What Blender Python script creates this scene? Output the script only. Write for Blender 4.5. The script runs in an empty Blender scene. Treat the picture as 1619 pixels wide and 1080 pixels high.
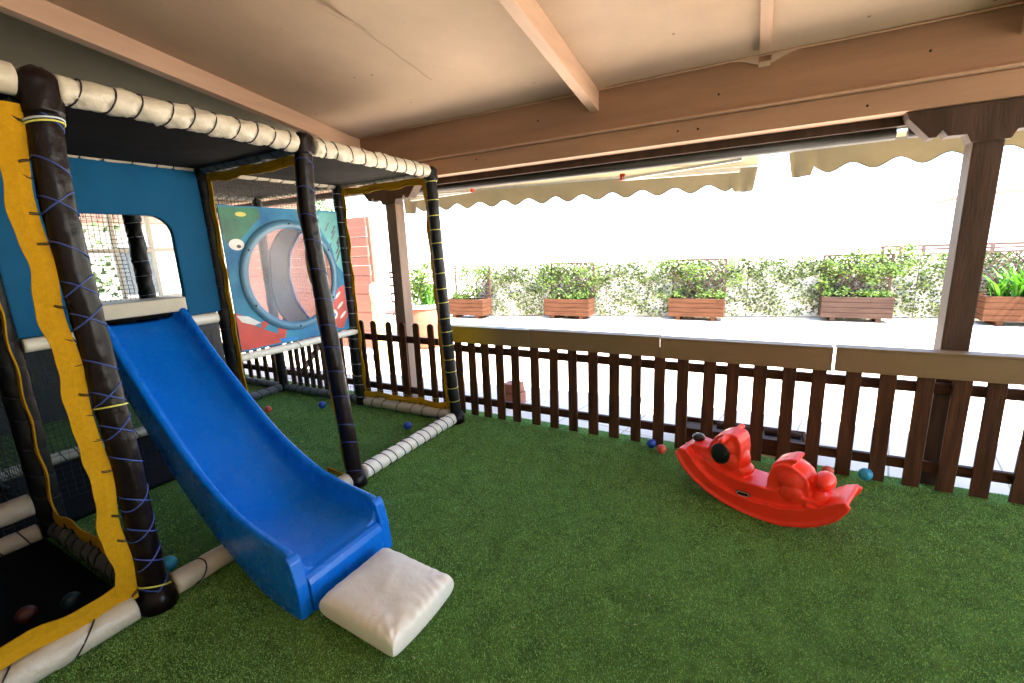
import bpy, bmesh, math, random
import numpy as np
from mathutils import Vector, Matrix
random.seed(7); RS = np.random.RandomState(11)
scene = bpy.context.scene
COL = scene.collection
PI = math.pi

# ------------------------------------------------------------------ materials
def mat(name, c, rough=.6, var=.12, scale=6., bump=0., bscale=60., c2=None, spec=.5, coat=0., stretch=None, transl=0., metal=0., alpha=None):
    m = bpy.data.materials.new(name); m.use_nodes = True
    nt = m.node_tree; N = nt.nodes; L = nt.links
    b = N['Principled BSDF']
    tc = N.new('ShaderNodeTexCoord'); mp = N.new('ShaderNodeMapping')
    L.new(tc.outputs['Object'], mp.inputs['Vector'])
    if stretch: mp.inputs['Scale'].default_value = stretch
    n = N.new('ShaderNodeTexNoise'); n.inputs['Scale'].default_value = scale; n.inputs['Detail'].default_value = 6
    n.inputs['Roughness'].default_value = .6
    L.new(mp.outputs[0], n.inputs['Vector'])
    r = N.new('ShaderNodeValToRGB'); L.new(n.outputs['Fac'], r.inputs['Fac'])
    r.color_ramp.elements[0].position = .32; r.color_ramp.elements[1].position = .68
    if c2 is None:
        a = [max(0, x*(1-var)) for x in c]; d = [min(1, x*(1+var)) for x in c]
    else: a, d = c2, c
    r.color_ramp.elements[0].color = (*a, 1); r.color_ramp.elements[1].color = (*d, 1)
    L.new(r.outputs[0], b.inputs['Base Color'])
    b.inputs['Roughness'].default_value = rough
    nr = N.new('ShaderNodeTexNoise'); nr.inputs['Scale'].default_value = 7; nr.inputs['Detail'].default_value = 8; nr.inputs['Roughness'].default_value = .7
    mr = N.new('ShaderNodeMapRange'); mr.inputs['From Min'].default_value = .3; mr.inputs['From Max'].default_value = .7; mr.inputs['To Min'].default_value = max(.05,rough-.05); mr.inputs['To Max'].default_value = min(1,rough+.08)
    L.new(tc.outputs['Object'], nr.inputs['Vector']); L.new(nr.outputs['Fac'], mr.inputs[0]); L.new(mr.outputs[0], b.inputs['Roughness'])
    b.inputs['Specular IOR Level'].default_value = spec
    b.inputs['Metallic'].default_value = metal
    if coat: b.inputs['Coat Weight'].default_value = coat; b.inputs['Coat Roughness'].default_value = .12
    if bump:
        n2 = N.new('ShaderNodeTexNoise'); n2.inputs['Scale'].default_value = bscale; n2.inputs['Detail'].default_value = 4
        L.new(mp.outputs[0], n2.inputs['Vector'])
        bp = N.new('ShaderNodeBump'); bp.inputs['Strength'].default_value = bump; bp.inputs['Distance'].default_value = .01
        L.new(n2.outputs['Fac'], bp.inputs['Height']); L.new(bp.outputs[0], b.inputs['Normal'])
    if transl:
        t = N.new('ShaderNodeBsdfTranslucent'); L.new(r.outputs[0], t.inputs['Color'])
        mx = N.new('ShaderNodeMixShader'); mx.inputs[0].default_value = transl
        L.new(b.outputs[0], mx.inputs[1]); L.new(t.outputs[0], mx.inputs[2])
        L.new(mx.outputs[0], N['Material Output'].inputs['Surface'])
    if alpha is not None: b.inputs['Alpha'].default_value = alpha
    return m
M = {}
M['turf_base'] = mat('turf_base', (.08,.155,.035), .95, .3, 9, .6, 220, spec=.1)
M['blades'] = mat('blades', (.30,.57,.155), .85, c2=(.24,.48,.12), scale=2, spec=.15, transl=.15)
def blade_variation(m):
    nt = m.node_tree; N = nt.nodes; L = nt.links
    at = N.new('ShaderNodeAttribute'); at.attribute_name = 'shade'
    ramp = [n for n in N if n.type == 'VALTORGB'][0]
    mx = N.new('ShaderNodeMix'); mx.data_type = 'RGBA'; mx.blend_type = 'MULTIPLY'; mx.inputs[0].default_value = 1
    L.new(ramp.outputs[0], mx.inputs[6]); L.new(at.outputs['Color'], mx.inputs[7])
    for n in N:
        if n.type == 'BSDF_PRINCIPLED': L.new(mx.outputs[2], n.inputs['Base Color'])
        if n.type == 'BSDF_TRANSLUCENT': L.new(mx.outputs[2], n.inputs['Color'])
blade_variation(M['blades'])
M['paving'] = mat('paving', (.73,.63,.51), .9, .06, 1.5, .2, 40)
def joints(m):
    nt=m.node_tree; N=nt.nodes; L=nt.links; ramp=[n for n in N if n.type=='VALTORGB'][0]; b=N['Principled BSDF']; tc=[n for n in N if n.type=='TEX_COORD'][0]
    mp=N.new('ShaderNodeMapping'); L.new(tc.outputs['Object'],mp.inputs[0]); mp.inputs['Rotation'].default_value=(0,0,.19)
    br=N.new('ShaderNodeTexBrick'); br.inputs['Scale'].default_value=1; br.inputs['Mortar Size'].default_value=.006; br.inputs['Brick Width'].default_value=.6; br.inputs['Row Height'].default_value=.6; br.offset=0
    br.inputs['Color1'].default_value=(1,1,1,1); br.inputs['Color2'].default_value=(.95,.95,.95,1); br.inputs['Mortar'].default_value=(.55,.53,.5,1)
    L.new(mp.outputs[0],br.inputs['Vector'])
    mx=N.new('ShaderNodeMix'); mx.data_type='RGBA'; mx.blend_type='MULTIPLY'; mx.inputs[0].default_value=1
    L.new(ramp.outputs[0],mx.inputs[6]); L.new(br.outputs[0],mx.inputs[7]); L.new(mx.outputs[2],b.inputs['Base Color']); b.inputs['Specular IOR Level'].default_value=.1
joints(M['paving'])
M['ceiling'] = mat('ceiling', (.55,.40,.285), .85, .10, 1.6, .12, 14)
def ceiling_specks(m):
    nt = m.node_tree; N = nt.nodes; L = nt.links
    ramp = [n for n in N if n.type == 'VALTORGB'][0]; b = N['Principled BSDF']
    tc = [n for n in N if n.type == 'TEX_COORD'][0]
    v = N.new('ShaderNodeTexVoronoi'); v.inputs['Scale'].default_value = 5.5; v.inputs['Randomness'].default_value = 1
    L.new(tc.outputs['Object'], v.inputs['Vector'])
    r = N.new('ShaderNodeValToRGB'); r.color_ramp.elements[0].position = .03; r.color_ramp.elements[1].position = .06
    r.color_ramp.elements[0].color = (.25,.2,.16,1); r.color_ramp.elements[1].color = (1,1,1,1)
    L.new(v.outputs['Distance'], r.inputs[0])
    n = N.new('ShaderNodeTexNoise'); n.inputs['Scale'].default_value = .9; n.inputs['Detail'].default_value = 8
    L.new(tc.outputs['Object'], n.inputs['Vector'])
    r2 = N.new('ShaderNodeValToRGB'); r2.color_ramp.elements[0].position = .38; r2.color_ramp.elements[1].position = .55
    r2.color_ramp.elements[0].color = (.92,.89,.86,1); r2.color_ramp.elements[1].color = (1,1,1,1)
    L.new(n.outputs['Fac'], r2.inputs[0])
    m1 = N.new('ShaderNodeMix'); m1.data_type='RGBA'; m1.blend_type='MULTIPLY'; m1.inputs[0].default_value = .8
    m2 = N.new('ShaderNodeMix'); m2.data_type='RGBA'; m2.blend_type='MULTIPLY'; m2.inputs[0].default_value = 1
    L.new(ramp.outputs[0], m1.inputs[6]); L.new(r.outputs[0], m1.inputs[7])
    L.new(m1.outputs[2], m2.inputs[6]); L.new(r2.outputs[0], m2.inputs[7]); L.new(m2.outputs[2], b.inputs['Base Color'])
ceiling_specks(M['ceiling'])
M['ceiling_olive'] = mat('ceiling_olive', (.24,.22,.16), .9, .1, 2)
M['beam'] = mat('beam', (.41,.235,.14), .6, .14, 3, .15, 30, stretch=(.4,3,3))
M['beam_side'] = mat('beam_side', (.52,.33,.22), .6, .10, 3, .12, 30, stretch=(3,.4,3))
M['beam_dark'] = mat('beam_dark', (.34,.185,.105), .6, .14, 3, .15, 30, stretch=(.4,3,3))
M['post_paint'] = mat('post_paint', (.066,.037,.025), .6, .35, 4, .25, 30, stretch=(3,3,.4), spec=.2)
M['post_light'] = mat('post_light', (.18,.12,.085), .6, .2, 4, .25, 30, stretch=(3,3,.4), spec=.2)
M['fence_wood'] = mat('fence_wood', (.10,.040,.016), .7, spec=.15, c2=(.04,.016,.008), scale=5, bump=.35, bscale=26, stretch=(5,5,.5))
M['rail_wood'] = mat('rail_wood', (.07,.028,.012), .7, spec=.15, c2=(.04,.016,.008), scale=5, bump=.3, bscale=26, stretch=(.5,5,5))
M['board'] = mat('board', (.20,.125,.055), .6, spec=.2, var=.08) if False else mat('board', (.21,.13,.055), .6, .08, 5, .1, 40, stretch=(.5,2,2))
M['board_yellow'] = mat('board_yellow', (.5,.37,.05), .5, .1, 5, .1, 40)
M['pad_white'] = mat('pad_white', (.84,.77,.64), .34, .03, 5, .45, 14, spec=.5)
M['pad_rail'] = mat('pad_rail', (.56,.50,.39), .36, .08, 8, .8, 20)
M['pad_cream'] = mat('pad_cream', (.50,.44,.33), .42, .08, 6, .35, 18)
M['pad_grey'] = mat('pad_grey', (.10,.103,.095), .5, .12, 6, .35, 18)
M['pad_brown'] = mat('pad_brown', (.007,.003,.0028), .32, .3, 7, .5, 18, spec=.22)
M['pad_black'] = mat('pad_black', (.007,.006,.006), .45, .3, 7, .5, 18, spec=.25)
M['strap_yellow'] = mat('strap_yellow', (.50,.255,.004), .75, .10, 60, .3, 160, spec=.15)
M['cord_black'] = mat('cord_black', (.012,.012,.016), .6)
M['cord_blue'] = mat('cord_blue', (.03,.06,.26), .45)
M['cord_yellow'] = mat('cord_yellow', (.62,.58,.10), .5)
M['cord_white'] = mat('cord_white', (.55,.6,.68), .5)
M['net'] = mat('net', (.02,.025,.02), .7)
M['net_yellow'] = mat('net_yellow', (.5,.33,.04), .7)
M['vinyl_blue'] = mat('vinyl_blue', (.002,.085,.20), .6, .10, 3, .25, 6, spec=.12)
M['vinyl_black'] = mat('vinyl_black', (.008,.007,.007), .8, .3, 3, .3, 6, spec=.1)
M['slide_blue'] = mat('slide_blue', (.002,.15,.62), .26, .05, 3.5, .03, 50, spec=.5)
def scuffs(m, amount):
    nt=m.node_tree; N=nt.nodes; L=nt.links; ramp=[n for n in N if n.type=='VALTORGB'][0]; b=N['Principled BSDF']; tc=[n for n in N if n.type=='TEX_COORD'][0]
    mp=N.new('ShaderNodeMapping'); mp.inputs['Scale'].default_value=(.8,22,1.2); L.new(tc.outputs['Object'],mp.inputs[0])
    n=N.new('ShaderNodeTexNoise'); n.inputs['Scale'].default_value=3.2; n.inputs['Detail'].default_value=9; n.inputs['Roughness'].default_value=.7; L.new(mp.outputs[0],n.inputs['Vector'])
    r=N.new('ShaderNodeValToRGB'); r.color_ramp.elements[0].position=.60; r.color_ramp.elements[1].position=.80; r.color_ramp.elements[0].color=(0,0,0,1); r.color_ramp.elements[1].color=(amount,amount,amount,1)
    L.new(n.outputs['Fac'],r.inputs[0])
    mx=N.new('ShaderNodeMix'); mx.data_type='RGBA'; mx.inputs[7].default_value=(.20,.36,.62,1)
    L.new(r.outputs[0],mx.inputs[0]); L.new(ramp.outputs[0],mx.inputs[6]); L.new(mx.outputs[2],b.inputs['Base Color'])
scuffs(M['slide_blue'], .07)
M['red_plastic'] = mat('red_plastic', (.95,.045,.016), .34, .06, 5, .06, 90, spec=.4)
M['red_top'] = mat('red_top', (.80,.06,.05), .35, .05, 3)
M['black_plastic'] = mat('black_plastic', (.008,.008,.01), .3)
M['ball_blue'] = mat('ball_blue', (.015,.06,.42), .4)
M['ball_cyan'] = mat('ball_cyan', (.03,.30,.50), .4)
M['ball_red'] = mat('ball_red', (.62,.08,.04), .4)
M['ball_shaded_red'] = mat('ball_shaded_red', (.06,.012,.010), .5)  # both pit ball colours carry the shade of the bay
M['ball_shaded_blue'] = mat('ball_shaded_blue', (.006,.03,.045), .5)
M['awning'] = mat('awning', (.33,.265,.155), .9, .10, 3, .3, 6, transl=.10, spec=.1)
M['white_metal'] = mat('white_metal', (.8,.78,.74), .4)
M['grey_metal'] = mat('grey_metal', (.055,.048,.04), .45, .35, 7, stretch=(1,6,6))
M['planter_wood'] = mat('planter_wood', (.105,.045,.024), .85, spec=.05, c2=(.055,.024,.014), scale=5, bump=.3, bscale=30, stretch=(.6,5,6))
M['planter_grey'] = mat('planter_grey', (.07,.042,.032), .85, spec=.05, c2=(.04,.025,.02), scale=5, bump=.3, bscale=30, stretch=(.6,5,6))
M['trellis'] = mat('trellis', (.075,.035,.024), .7, .2)
M['soil'] = mat('soil', (.06,.04,.028), .95, .4, 20, .8, 60)
M['leaf_a'] = mat('leaf_a', (.125,.20,.03), .6, .3, 4, transl=.35)
M['leaf_b'] = mat('leaf_b', (.05,.10,.015), .6, .3, 4, transl=.3)
M['leaf_bright'] = mat('leaf_bright', (.07,.22,.01), .5, .25, 4, transl=.4)
M['ivy_dark'] = mat('ivy_dark', (.04,.06,.016), .65, .35, 5, transl=.2)
M['ivy_pale'] = mat('ivy_pale', (.13,.17,.045), .65, .25, 5, transl=.3)
M['wall_white'] = mat('wall_white', (.78,.76,.72), .85, .05, 2)
M['wall_cream'] = mat('wall_cream', (.78,.70,.58), .8, .08, 2)
M['wall_shade_tone'] = mat('wall_shade_tone', (.035,.033,.03), .85, .2, 2)  # cream wall with its shade put into the colour
M['mullion'] = mat('mullion', (.62,.54,.42), .6, .06, 4)
M['terracotta'] = mat('terracotta', (.30,.10,.055), .8, .15, 5, stretch=(.5,4,4))
M['pink_board'] = mat('pink_board', (.22,.075,.048), .8, .15, 4, stretch=(.4,3,8))
M['roof_tile'] = mat('roof_tile', (.20,.10,.07), .8, .2, 8)
M['window_dark'] = mat('window_dark', (.05,.06,.07), .15)
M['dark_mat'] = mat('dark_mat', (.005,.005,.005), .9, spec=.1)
M['sea_a'] = mat('sea_a', (.06,.30,.44), .45, spec=.25, c2=(.015,.12,.30), scale=3.2, bump=.15, bscale=8)
M['print_green'] = mat('print_green', (.02,.20,.10), .4, c2=(.015,.10,.07), scale=8)
M['print_red'] = mat('print_red', (.60,.05,.03), .4, .15, 6)
M['print_white'] = mat('print_white', (.72,.70,.66), .4)
M['print_yellow'] = mat('print_yellow', (.6,.55,.12), .4)
M['print_teal'] = mat('print_teal', (.12,.42,.42), .4, .15, 9)
M['print_blue'] = mat('print_blue', (.02,.22,.6), .4, .1, 9)
M['ring_blue'] = mat('ring_blue', (.08,.20,.31), .35, .1, 6)
M['ring_lilac'] = mat('ring_lilac', (.25,.24,.50), .4, .1, 9)
M['reflection_grey'] = mat('reflection_grey', (.13,.12,.14), .4, .2, 5, .2, 9)
M['pale_yellow'] = mat('pale_yellow', (.70,.66,.25), .6, .05, 9)
M['plaque'] = mat('plaque', (.55,.42,.36), .4)
M['tape'] = mat('tape', (.42,.30,.20), .8)

def glass(name, c=(1,1,1), fac=.85, rough=.05):
    m = bpy.data.materials.new(name); m.use_nodes = True; nt = m.node_tree; N = nt.nodes; L = nt.links
    b = N['Principled BSDF']; b.inputs['Base Color'].default_value = (*c,1); b.inputs['Roughness'].default_value = rough
    t = N.new('ShaderNodeBsdfTransparent'); t.inputs[0].default_value = (*[.6+.4*x for x in c],1)
    mx = N.new('ShaderNodeMixShader'); mx.inputs[0].default_value = fac
    no = N.new('ShaderNodeTexNoise'); no.inputs['Scale'].default_value = 5
    ma = N.new('ShaderNodeMath'); ma.operation = 'MULTIPLY_ADD'; ma.inputs[1].default_value = .12; ma.inputs[2].default_value = fac-.06
    L.new(no.outputs['Fac'], ma.inputs[0]); L.new(ma.outputs[0], mx.inputs[0])
    L.new(b.outputs[0], mx.inputs[1]); L.new(t.outputs[0], mx.inputs[2]); L.new(mx.outputs[0], N['Material Output'].inputs['Surface'])
    return m
M['glass'] = glass('glass', (.8,.85,.82), .9)
M['bubble'] = glass('bubble', (.55,.52,.56), .70, .2)

# the yellow first board fades to beige along its length
def fade_board():
    m = mat('board_fade', (.36,.27,.16), .5); nt = m.node_tree; N = nt.nodes; L = nt.links
    tc = [n for n in N if n.type == 'TEX_COORD'][0]; b = N['Principled BSDF']
    sx = N.new('ShaderNodeSeparateXYZ'); L.new(tc.outputs['Object'], sx.inputs[0])
    mr = N.new('ShaderNodeMapRange'); mr.inputs['From Min'].default_value = .25; mr.inputs['From Max'].default_value = .62
    L.new(sx.outputs[0], mr.inputs[0])
    mx = N.new('ShaderNodeMix'); mx.data_type='RGBA'; mx.inputs[6].default_value = (.44,.30,.02,1); mx.inputs[7].default_value = (.21,.145,.06,1)
    L.new(mr.outputs[0], mx.inputs[0]); L.new(mx.outputs[2], b.inputs['Base Color'])
    return m
M['board_fade'] = fade_board()

# ------------------------------------------------------------------ mesh builder
class MB:
    def __init__(s): s.v = []; s.f = []; s.smooth = False
    def add(s, vs, fs):
        o = len(s.v); s.v += [tuple(v) for v in vs]; s.f += [tuple(i+o for i in f) for f in fs]; return s
    def box(s, a, b):
        x0,y0,z0 = a; x1,y1,z1 = b
        return s.add([(x0,y0,z0),(x1,y0,z0),(x1,y1,z0),(x0,y1,z0),(x0,y0,z1),(x1,y0,z1),(x1,y1,z1),(x0,y1,z1)],
              [(0,3,2,1),(4,5,6,7),(0,1,5,4),(1,2,6,5),(2,3,7,6),(3,0,4,7)])
    def bar(s, p, q, w, h, up=(0,0,1)):
        p = Vector(p); q = Vector(q); d = (q-p).normalized(); u = Vector(up)
        if abs(d.dot(u)) > .99: u = Vector((0,1,0))
        a = d.cross(u).normalized()*w/2; b = a.cross(d).normalized()*h/2
        vs = [p-a-b,p+a-b,p+a+b,p-a+b,q-a-b,q+a-b,q+a+b,q-a+b]
        return s.add(vs, [(0,3,2,1),(4,5,6,7),(0,1,5,4),(1,2,6,5),(2,3,7,6),(3,0,4,7)])
    def tube(s, pts, r, n=8, caps=True, closed=False):
        pts = [Vector(p) for p in pts]; m = len(pts)
        R = r if isinstance(r, (list,tuple)) else [r]*m
        rings = []; prev = None
        for i,p in enumerate(pts):
            if closed: d = pts[(i+1)%m]-pts[i-1]
            else: d = pts[min(i+1,m-1)]-pts[max(i-1,0)]
            d.normalize()
            if prev is None:
                u = Vector((0,0,1)) if abs(d.z) < .9 else Vector((1,0,0))
                a = d.cross(u).normalized()
            else:
                a = (prev-d*prev.dot(d)).normalized()
            prev = a; b = d.cross(a)
            rings.append([p+(a*math.cos(2*PI*k/n)+b*math.sin(2*PI*k/n))*R[i] for k in range(n)])
        vs = [v for r_ in rings for v in r_]; fs = []
        last = m if closed else m-1
        for i in range(last):
            j = (i+1)%m
            for k in range(n):
                k2 = (k+1)%n; fs.append((i*n+k,i*n+k2,j*n+k2,j*n+k))
        if caps and not closed: fs.append(tuple(range(n-1,-1,-1))); fs.append(tuple((m-1)*n+k for k in range(n)))
        return s.add(vs, fs)
    def prism(s, poly, axis, a, b):
        """poly of 2d points; axis 'x': (y,z) poly ; 'y': (x,z) ; 'z': (x,y)"""
        def P(p, t):
            return {'x':(t,p[0],p[1]),'y':(p[0],t,p[1]),'z':(p[0],p[1],t)}[axis]
        n = len(poly); vs = [P(p,a) for p in poly]+[P(p,b) for p in poly]
        fs = [tuple(range(n)), tuple(range(2*n-1,n-1,-1))]+[(i,(i+1)%n,(i+1)%n+n,i+n)[::-1] for i in range(n)]
        return s.add(vs, fs)
    def ball(s, c, r, n=16, sx=1, sy=1, sz=1):
        c = Vector(c); vs=[]; fs=[]; m=n//2
        for i in range(m+1):
            t = PI*i/m
            for k in range(n):
                p = 2*PI*k/n; vs.append(c+Vector((r*sx*math.sin(t)*math.cos(p), r*sy*math.sin(t)*math.sin(p), r*sz*math.cos(t))))
        for i in range(m):
            for k in range(n):
                fs.append((i*n+k,(i+1)*n+k,(i+1)*n+(k+1)%n,i*n+(k+1)%n))
        return s.add(vs, fs)
    def build(s, name, m, parent=None, bevel=0, smooth=False, segs=2, sub=0):
        me = bpy.data.meshes.new(name)
        off = Vector((0,0,0))
        if parent is not None:
            p = parent
            while p is not None: off += Vector(p.location); p = p.parent
            org = Vector((0,0,0))
        else:
            xs = np.array(s.v); lo = xs.min(0); hi = xs.max(0)
            org = Vector(((lo[0]+hi[0])/2,(lo[1]+hi[1])/2,lo[2])); off = org
        me.from_pydata([tuple(Vector(v)-off) for v in s.v], [], s.f)
        bm = bmesh.new(); bm.from_mesh(me); bmesh.ops.recalc_face_normals(bm, faces=bm.faces)
        if bevel: bmesh.ops.bevel(bm, geom=bm.edges[:], offset=bevel, segments=segs, affect='EDGES', profile=.6)
        bm.to_mesh(me); bm.free()
        if smooth:
            for p_ in me.polygons: p_.use_smooth = True
        me.materials.append(M[m] if isinstance(m, str) else m)
        o = bpy.data.objects.new(name, me); COL.objects.link(o)
        o.location = org
        if parent is not None: o.parent = parent; o.location = (0,0,0)
        if sub:
            md = o.modifiers.new('sub','SUBSURF'); md.levels = sub; md.render_levels = sub
        return o
def tag(o, label=None, cat=None, group=None, kind=None):
    if label: o['label'] = label
    if cat: o['category'] = cat
    if group: o['group'] = group
    if kind: o['kind'] = kind
    return o
def thing(name, label, cat, loc=(0,0,0), group=None):
    o = bpy.data.objects.new(name, None); COL.objects.link(o); o.location = loc; o.empty_display_size = .1
    return tag(o, label, cat, group)
def structure(name, mb, m, **k): return tag(mb.build(name, m, **k), kind='structure')
def dup(root, loc, label, rz=0, scale=1):
    r = root.copy(); COL.objects.link(r); r.location = loc; r['label'] = label; r.rotation_euler = (0,0,rz); r.scale = (scale,)*3
    for ch in list(root.children):
        c = ch.copy(); COL.objects.link(c); c.parent = r
        for g in ch.children:
            d = g.copy(); COL.objects.link(d); d.parent = c
    return r

# ------------------------------------------------------------------ camera, light
cam_d = bpy.data.cameras.new('camera'); cam = bpy.data.objects.new('camera', cam_d); COL.objects.link(cam); scene.camera = cam
cam_d.sensor_width = 36; cam_d.lens = 715/1619*36; cam_d.clip_end = 800; cam_d.clip_start = .02
Rr = ((.880,.062,-.470),(.472,-.199,.858),(-.040,-.978,-.205))
Mx = Matrix(((Rr[0][0],-Rr[0][1],-Rr[0][2]),(Rr[1][0],-Rr[1][1],-Rr[1][2]),(Rr[2][0],-Rr[2][1],-Rr[2][2])))
Q = Mx.to_quaternion(); Q.normalize()
cam.rotation_mode = 'QUATERNION'; cam.rotation_quaternion = Q; cam.location = (0,0,1.6)

w = bpy.data.worlds.new('World'); scene.world = w; w.use_nodes = True
sky = w.node_tree.nodes.new('ShaderNodeTexSky'); sky.sky_type = 'NISHITA'; sky.sun_disc = False
bg = w.node_tree.nodes['Background']; bg.inputs[1].default_value = .15
w.node_tree.links.new(sky.outputs[0], bg.inputs[0])
EL, AZ = math.radians(66), math.radians(110)      # azimuth from +Y towards +X
sky.sun_elevation = EL; sky.sun_rotation = AZ; sky.dust_density = .6; sky.air_density = 1; sky.ozone_density = 1
sd = bpy.data.lights.new('sun', 'SUN'); sd.energy = 5; sd.angle = math.radians(.5); sd.color = (1,.95,.87)
sun = bpy.data.objects.new('sun', sd); COL.objects.link(sun)
dv = Vector((math.sin(AZ)*math.cos(EL), math.cos(AZ)*math.cos(EL), math.sin(EL)))
sun.rotation_euler = dv.to_track_quat('Z','Y').to_euler(); sun.location = (0,0,8)
vs = scene.view_settings; vs.view_transform = 'Standard'; vs.look = 'None'; vs.exposure = 3.1; vs.gamma = 1
scene.render.engine = 'CYCLES'
scene.cycles.max_bounces = 12; scene.cycles.diffuse_bounces = 8; scene.cycles.transparent_max_bounces = 24

# ------------------------------------------------------------------ ground
structure('ground', MB().add([(-150,-150,-.03),(150,-150,-.03),(150,250,-.03),(-150,250,-.03)], [(0,1,2,3)]), 'paving')
structure('turf_base', MB().box((-6.4,-2.6,-.028),(4.6,3.60,0)), 'turf_base')
def turf_blades():
    parts = []
    for (x0,x1,y0,y1,dens,hh,ww) in ((-2.6,1.6,.2,1.6,42000,.0065,.0032),(-2.6,2.6,1.6,2.7,30000,.0065,.0036),(-5.0,3.2,2.7,3.60,20000,.0065,.0045),(-5.0,-2.6,.2,2.7,14000,.0065,.0045),(1.6,2.6,.8,1.6,18000,.0065,.0036)):
        n = int((x1-x0)*(y1-y0)*dens)
        parts.append(np.stack([RS.uniform(x0,x1,n), RS.uniform(y0,y1,n), np.full(n,hh)*RS.uniform(.6,1.25,n), np.full(n,ww)*RS.uniform(.7,1.3,n)],1))
    P = np.concatenate(parts); n = len(P)
    a = RS.uniform(0,2*PI,n); ln = RS.uniform(.2,1.1,n)*P[:,2]; la = RS.uniform(0,2*PI,n)
    v = np.zeros((n,3,3),np.float32)
    v[:,0,0] = P[:,0]-np.cos(a)*P[:,3]/2; v[:,0,1] = P[:,1]-np.sin(a)*P[:,3]/2
    v[:,1,0] = P[:,0]+np.cos(a)*P[:,3]/2; v[:,1,1] = P[:,1]+np.sin(a)*P[:,3]/2
    v[:,2,0] = P[:,0]+np.cos(la)*ln; v[:,2,1] = P[:,1]+np.sin(la)*ln; v[:,2,2] = P[:,2]
    me = bpy.data.meshes.new('turf_blades')
    me.vertices.add(n*3); me.vertices.foreach_set('co', v.ravel())
    me.loops.add(n*3); me.loops.foreach_set('vertex_index', np.arange(n*3,dtype=np.int32))
    me.polygons.add(n); me.polygons.foreach_set('loop_start', np.arange(0,n*3,3,dtype=np.int32)); me.polygons.foreach_set('loop_total', np.full(n,3,np.int32))
    at = me.attributes.new('shade','FLOAT_COLOR','FACE')
    c = np.ones((n,4),np.float32); s = RS.uniform(.4,1.4,n); c[:,0] = s*RS.uniform(.85,1.25,n); c[:,1] = s; c[:,2] = s*RS.uniform(.7,1.4,n)
    at.data.foreach_set('color', c.ravel())
    me.update(); me.validate(); me.materials.append(M['blades'])
    o = bpy.data.objects.new('turf_blades', me); COL.objects.link(o)
    tag(o, 'short green artificial grass blades covering the play area floor', 'artificial grass', kind='stuff')
turf_blades()

lb = MB(); lr = random.Random(3)
for k in range(90):
    x=lr.uniform(-2.3,2.3); y=lr.uniform(.4,3.45); r_=lr.uniform(.0025,.007); a=lr.uniform(0,6.3)
    lb.add([(x,y,.010),(x+r_*2*math.cos(a),y+r_*2*math.sin(a),.013),(x+r_*math.cos(a+1.2),y+r_*math.sin(a+1.2),.012)],[(0,1,2)])
M['litter'] = mat('litter', (.45,.38,.25), .8)
tag(lb.build('litter','litter'),'tiny pale dry flecks of litter scattered over the green turf','litter',kind='stuff')
# ------------------------------------------------------------------ veranda
def cz(y): return 2.69+.15*(3.5-y)
V = thing('covered_veranda', 'peach painted wooden veranda roof with sloping ceiling over the green play area', 'veranda', (0,3.62,0))
def slab(x0,x1,y0,y1,dz0,dz1,mb=None):
    mb = mb or MB()
    return mb.prism([(y0,cz(y0)+dz0),(y1,cz(y1)+dz0),(y1,cz(y1)+dz1),(y0,cz(y0)+dz1)],'x',x0,x1)
slab(-3.60,4.8,-1.6,3.49,0,.12).build('ceiling','ceiling',V)
slab(-7.2,-3.602,-1.6,3.49,.0,.12).build('ceiling_left','ceiling_olive',V)  # ceiling carried on to the left in a darker olive colour
slab(-3.60,-3.52,-1.6,3.497,-.13,-.001).build('rafter','beam_side',V,bevel=.004)
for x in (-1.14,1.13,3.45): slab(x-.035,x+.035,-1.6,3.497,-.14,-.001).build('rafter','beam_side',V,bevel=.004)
slab(-.075,-.015,-1.6,3.40,-.022,-.001).build('batten','beam_side',V,bevel=.003)
# foam lump where the batten meets the beam
mb = MB()
for sx_ in (-1,1): mb.prism([(-.045+sx_*.035,2.697),(-.045+sx_*.035,2.645),(-.045+sx_*.09,2.668),(-.045+sx_*.14,2.685),(-.045+sx_*.22,2.697)],'y',3.485,3.499)
mb.box((-.078,3.486,2.63),(-.012,3.498,2.66))
mb.build('filler_patch','ceiling',V)
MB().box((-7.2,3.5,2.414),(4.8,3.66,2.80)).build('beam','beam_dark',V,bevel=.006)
MB().box((-7.2,3.475,2.398),(4.8,3.66,2.412)).build('beam_trim','beam_side',V,bevel=.002)
MB().box((-7.2,3.702,2.225),(4.8,3.86,2.24)).build('added_sun_hood','post_paint',V)  # added to keep the sun off the awning roller
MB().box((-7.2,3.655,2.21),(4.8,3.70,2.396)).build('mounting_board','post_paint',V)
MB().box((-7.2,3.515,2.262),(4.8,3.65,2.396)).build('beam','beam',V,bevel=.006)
MB().tube([(x,3.466+.004*math.sin(x*3),2.69-.006*abs(math.sin(x*1.1))) for x in np.linspace(-3.4,4.6,60)],.006,6).build('cable','cord_black' if False else 'beam_side',V,smooth=True)
for x,z in ((-.55,2.335),(-.42,2.33),(-2.2,2.35),(.5,2.32),(-1.6,2.56),(-.3,2.52),(.75,2.55),(2.2,2.33)): MB().ball((x,3.514 if z<2.4 else 3.499,z),.007,10,sy=.25).build('screw_head','pad_brown',V)
for xc in (1.065,-3.27):
    h = [(-.375,2.259),(-.36,2.22),(-.26,2.105),(-.23,2.105),(-.205,2.14),(-.18,2.105),(-.10,2.105),(-.08,2.06)]
    poly = [(xc+x,z) for x,z in h]+[(xc-x,z) for x,z in reversed(h)]
    c = MB().prism(poly,'y',3.54,3.652).build('corbel','post_paint',V,bevel=.004)
    MB().box((xc-.065,3.565,0),(xc+.065,3.695,2.10)).build('post','post_paint' if xc>0 else 'post_light',V,bevel=.006)
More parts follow.
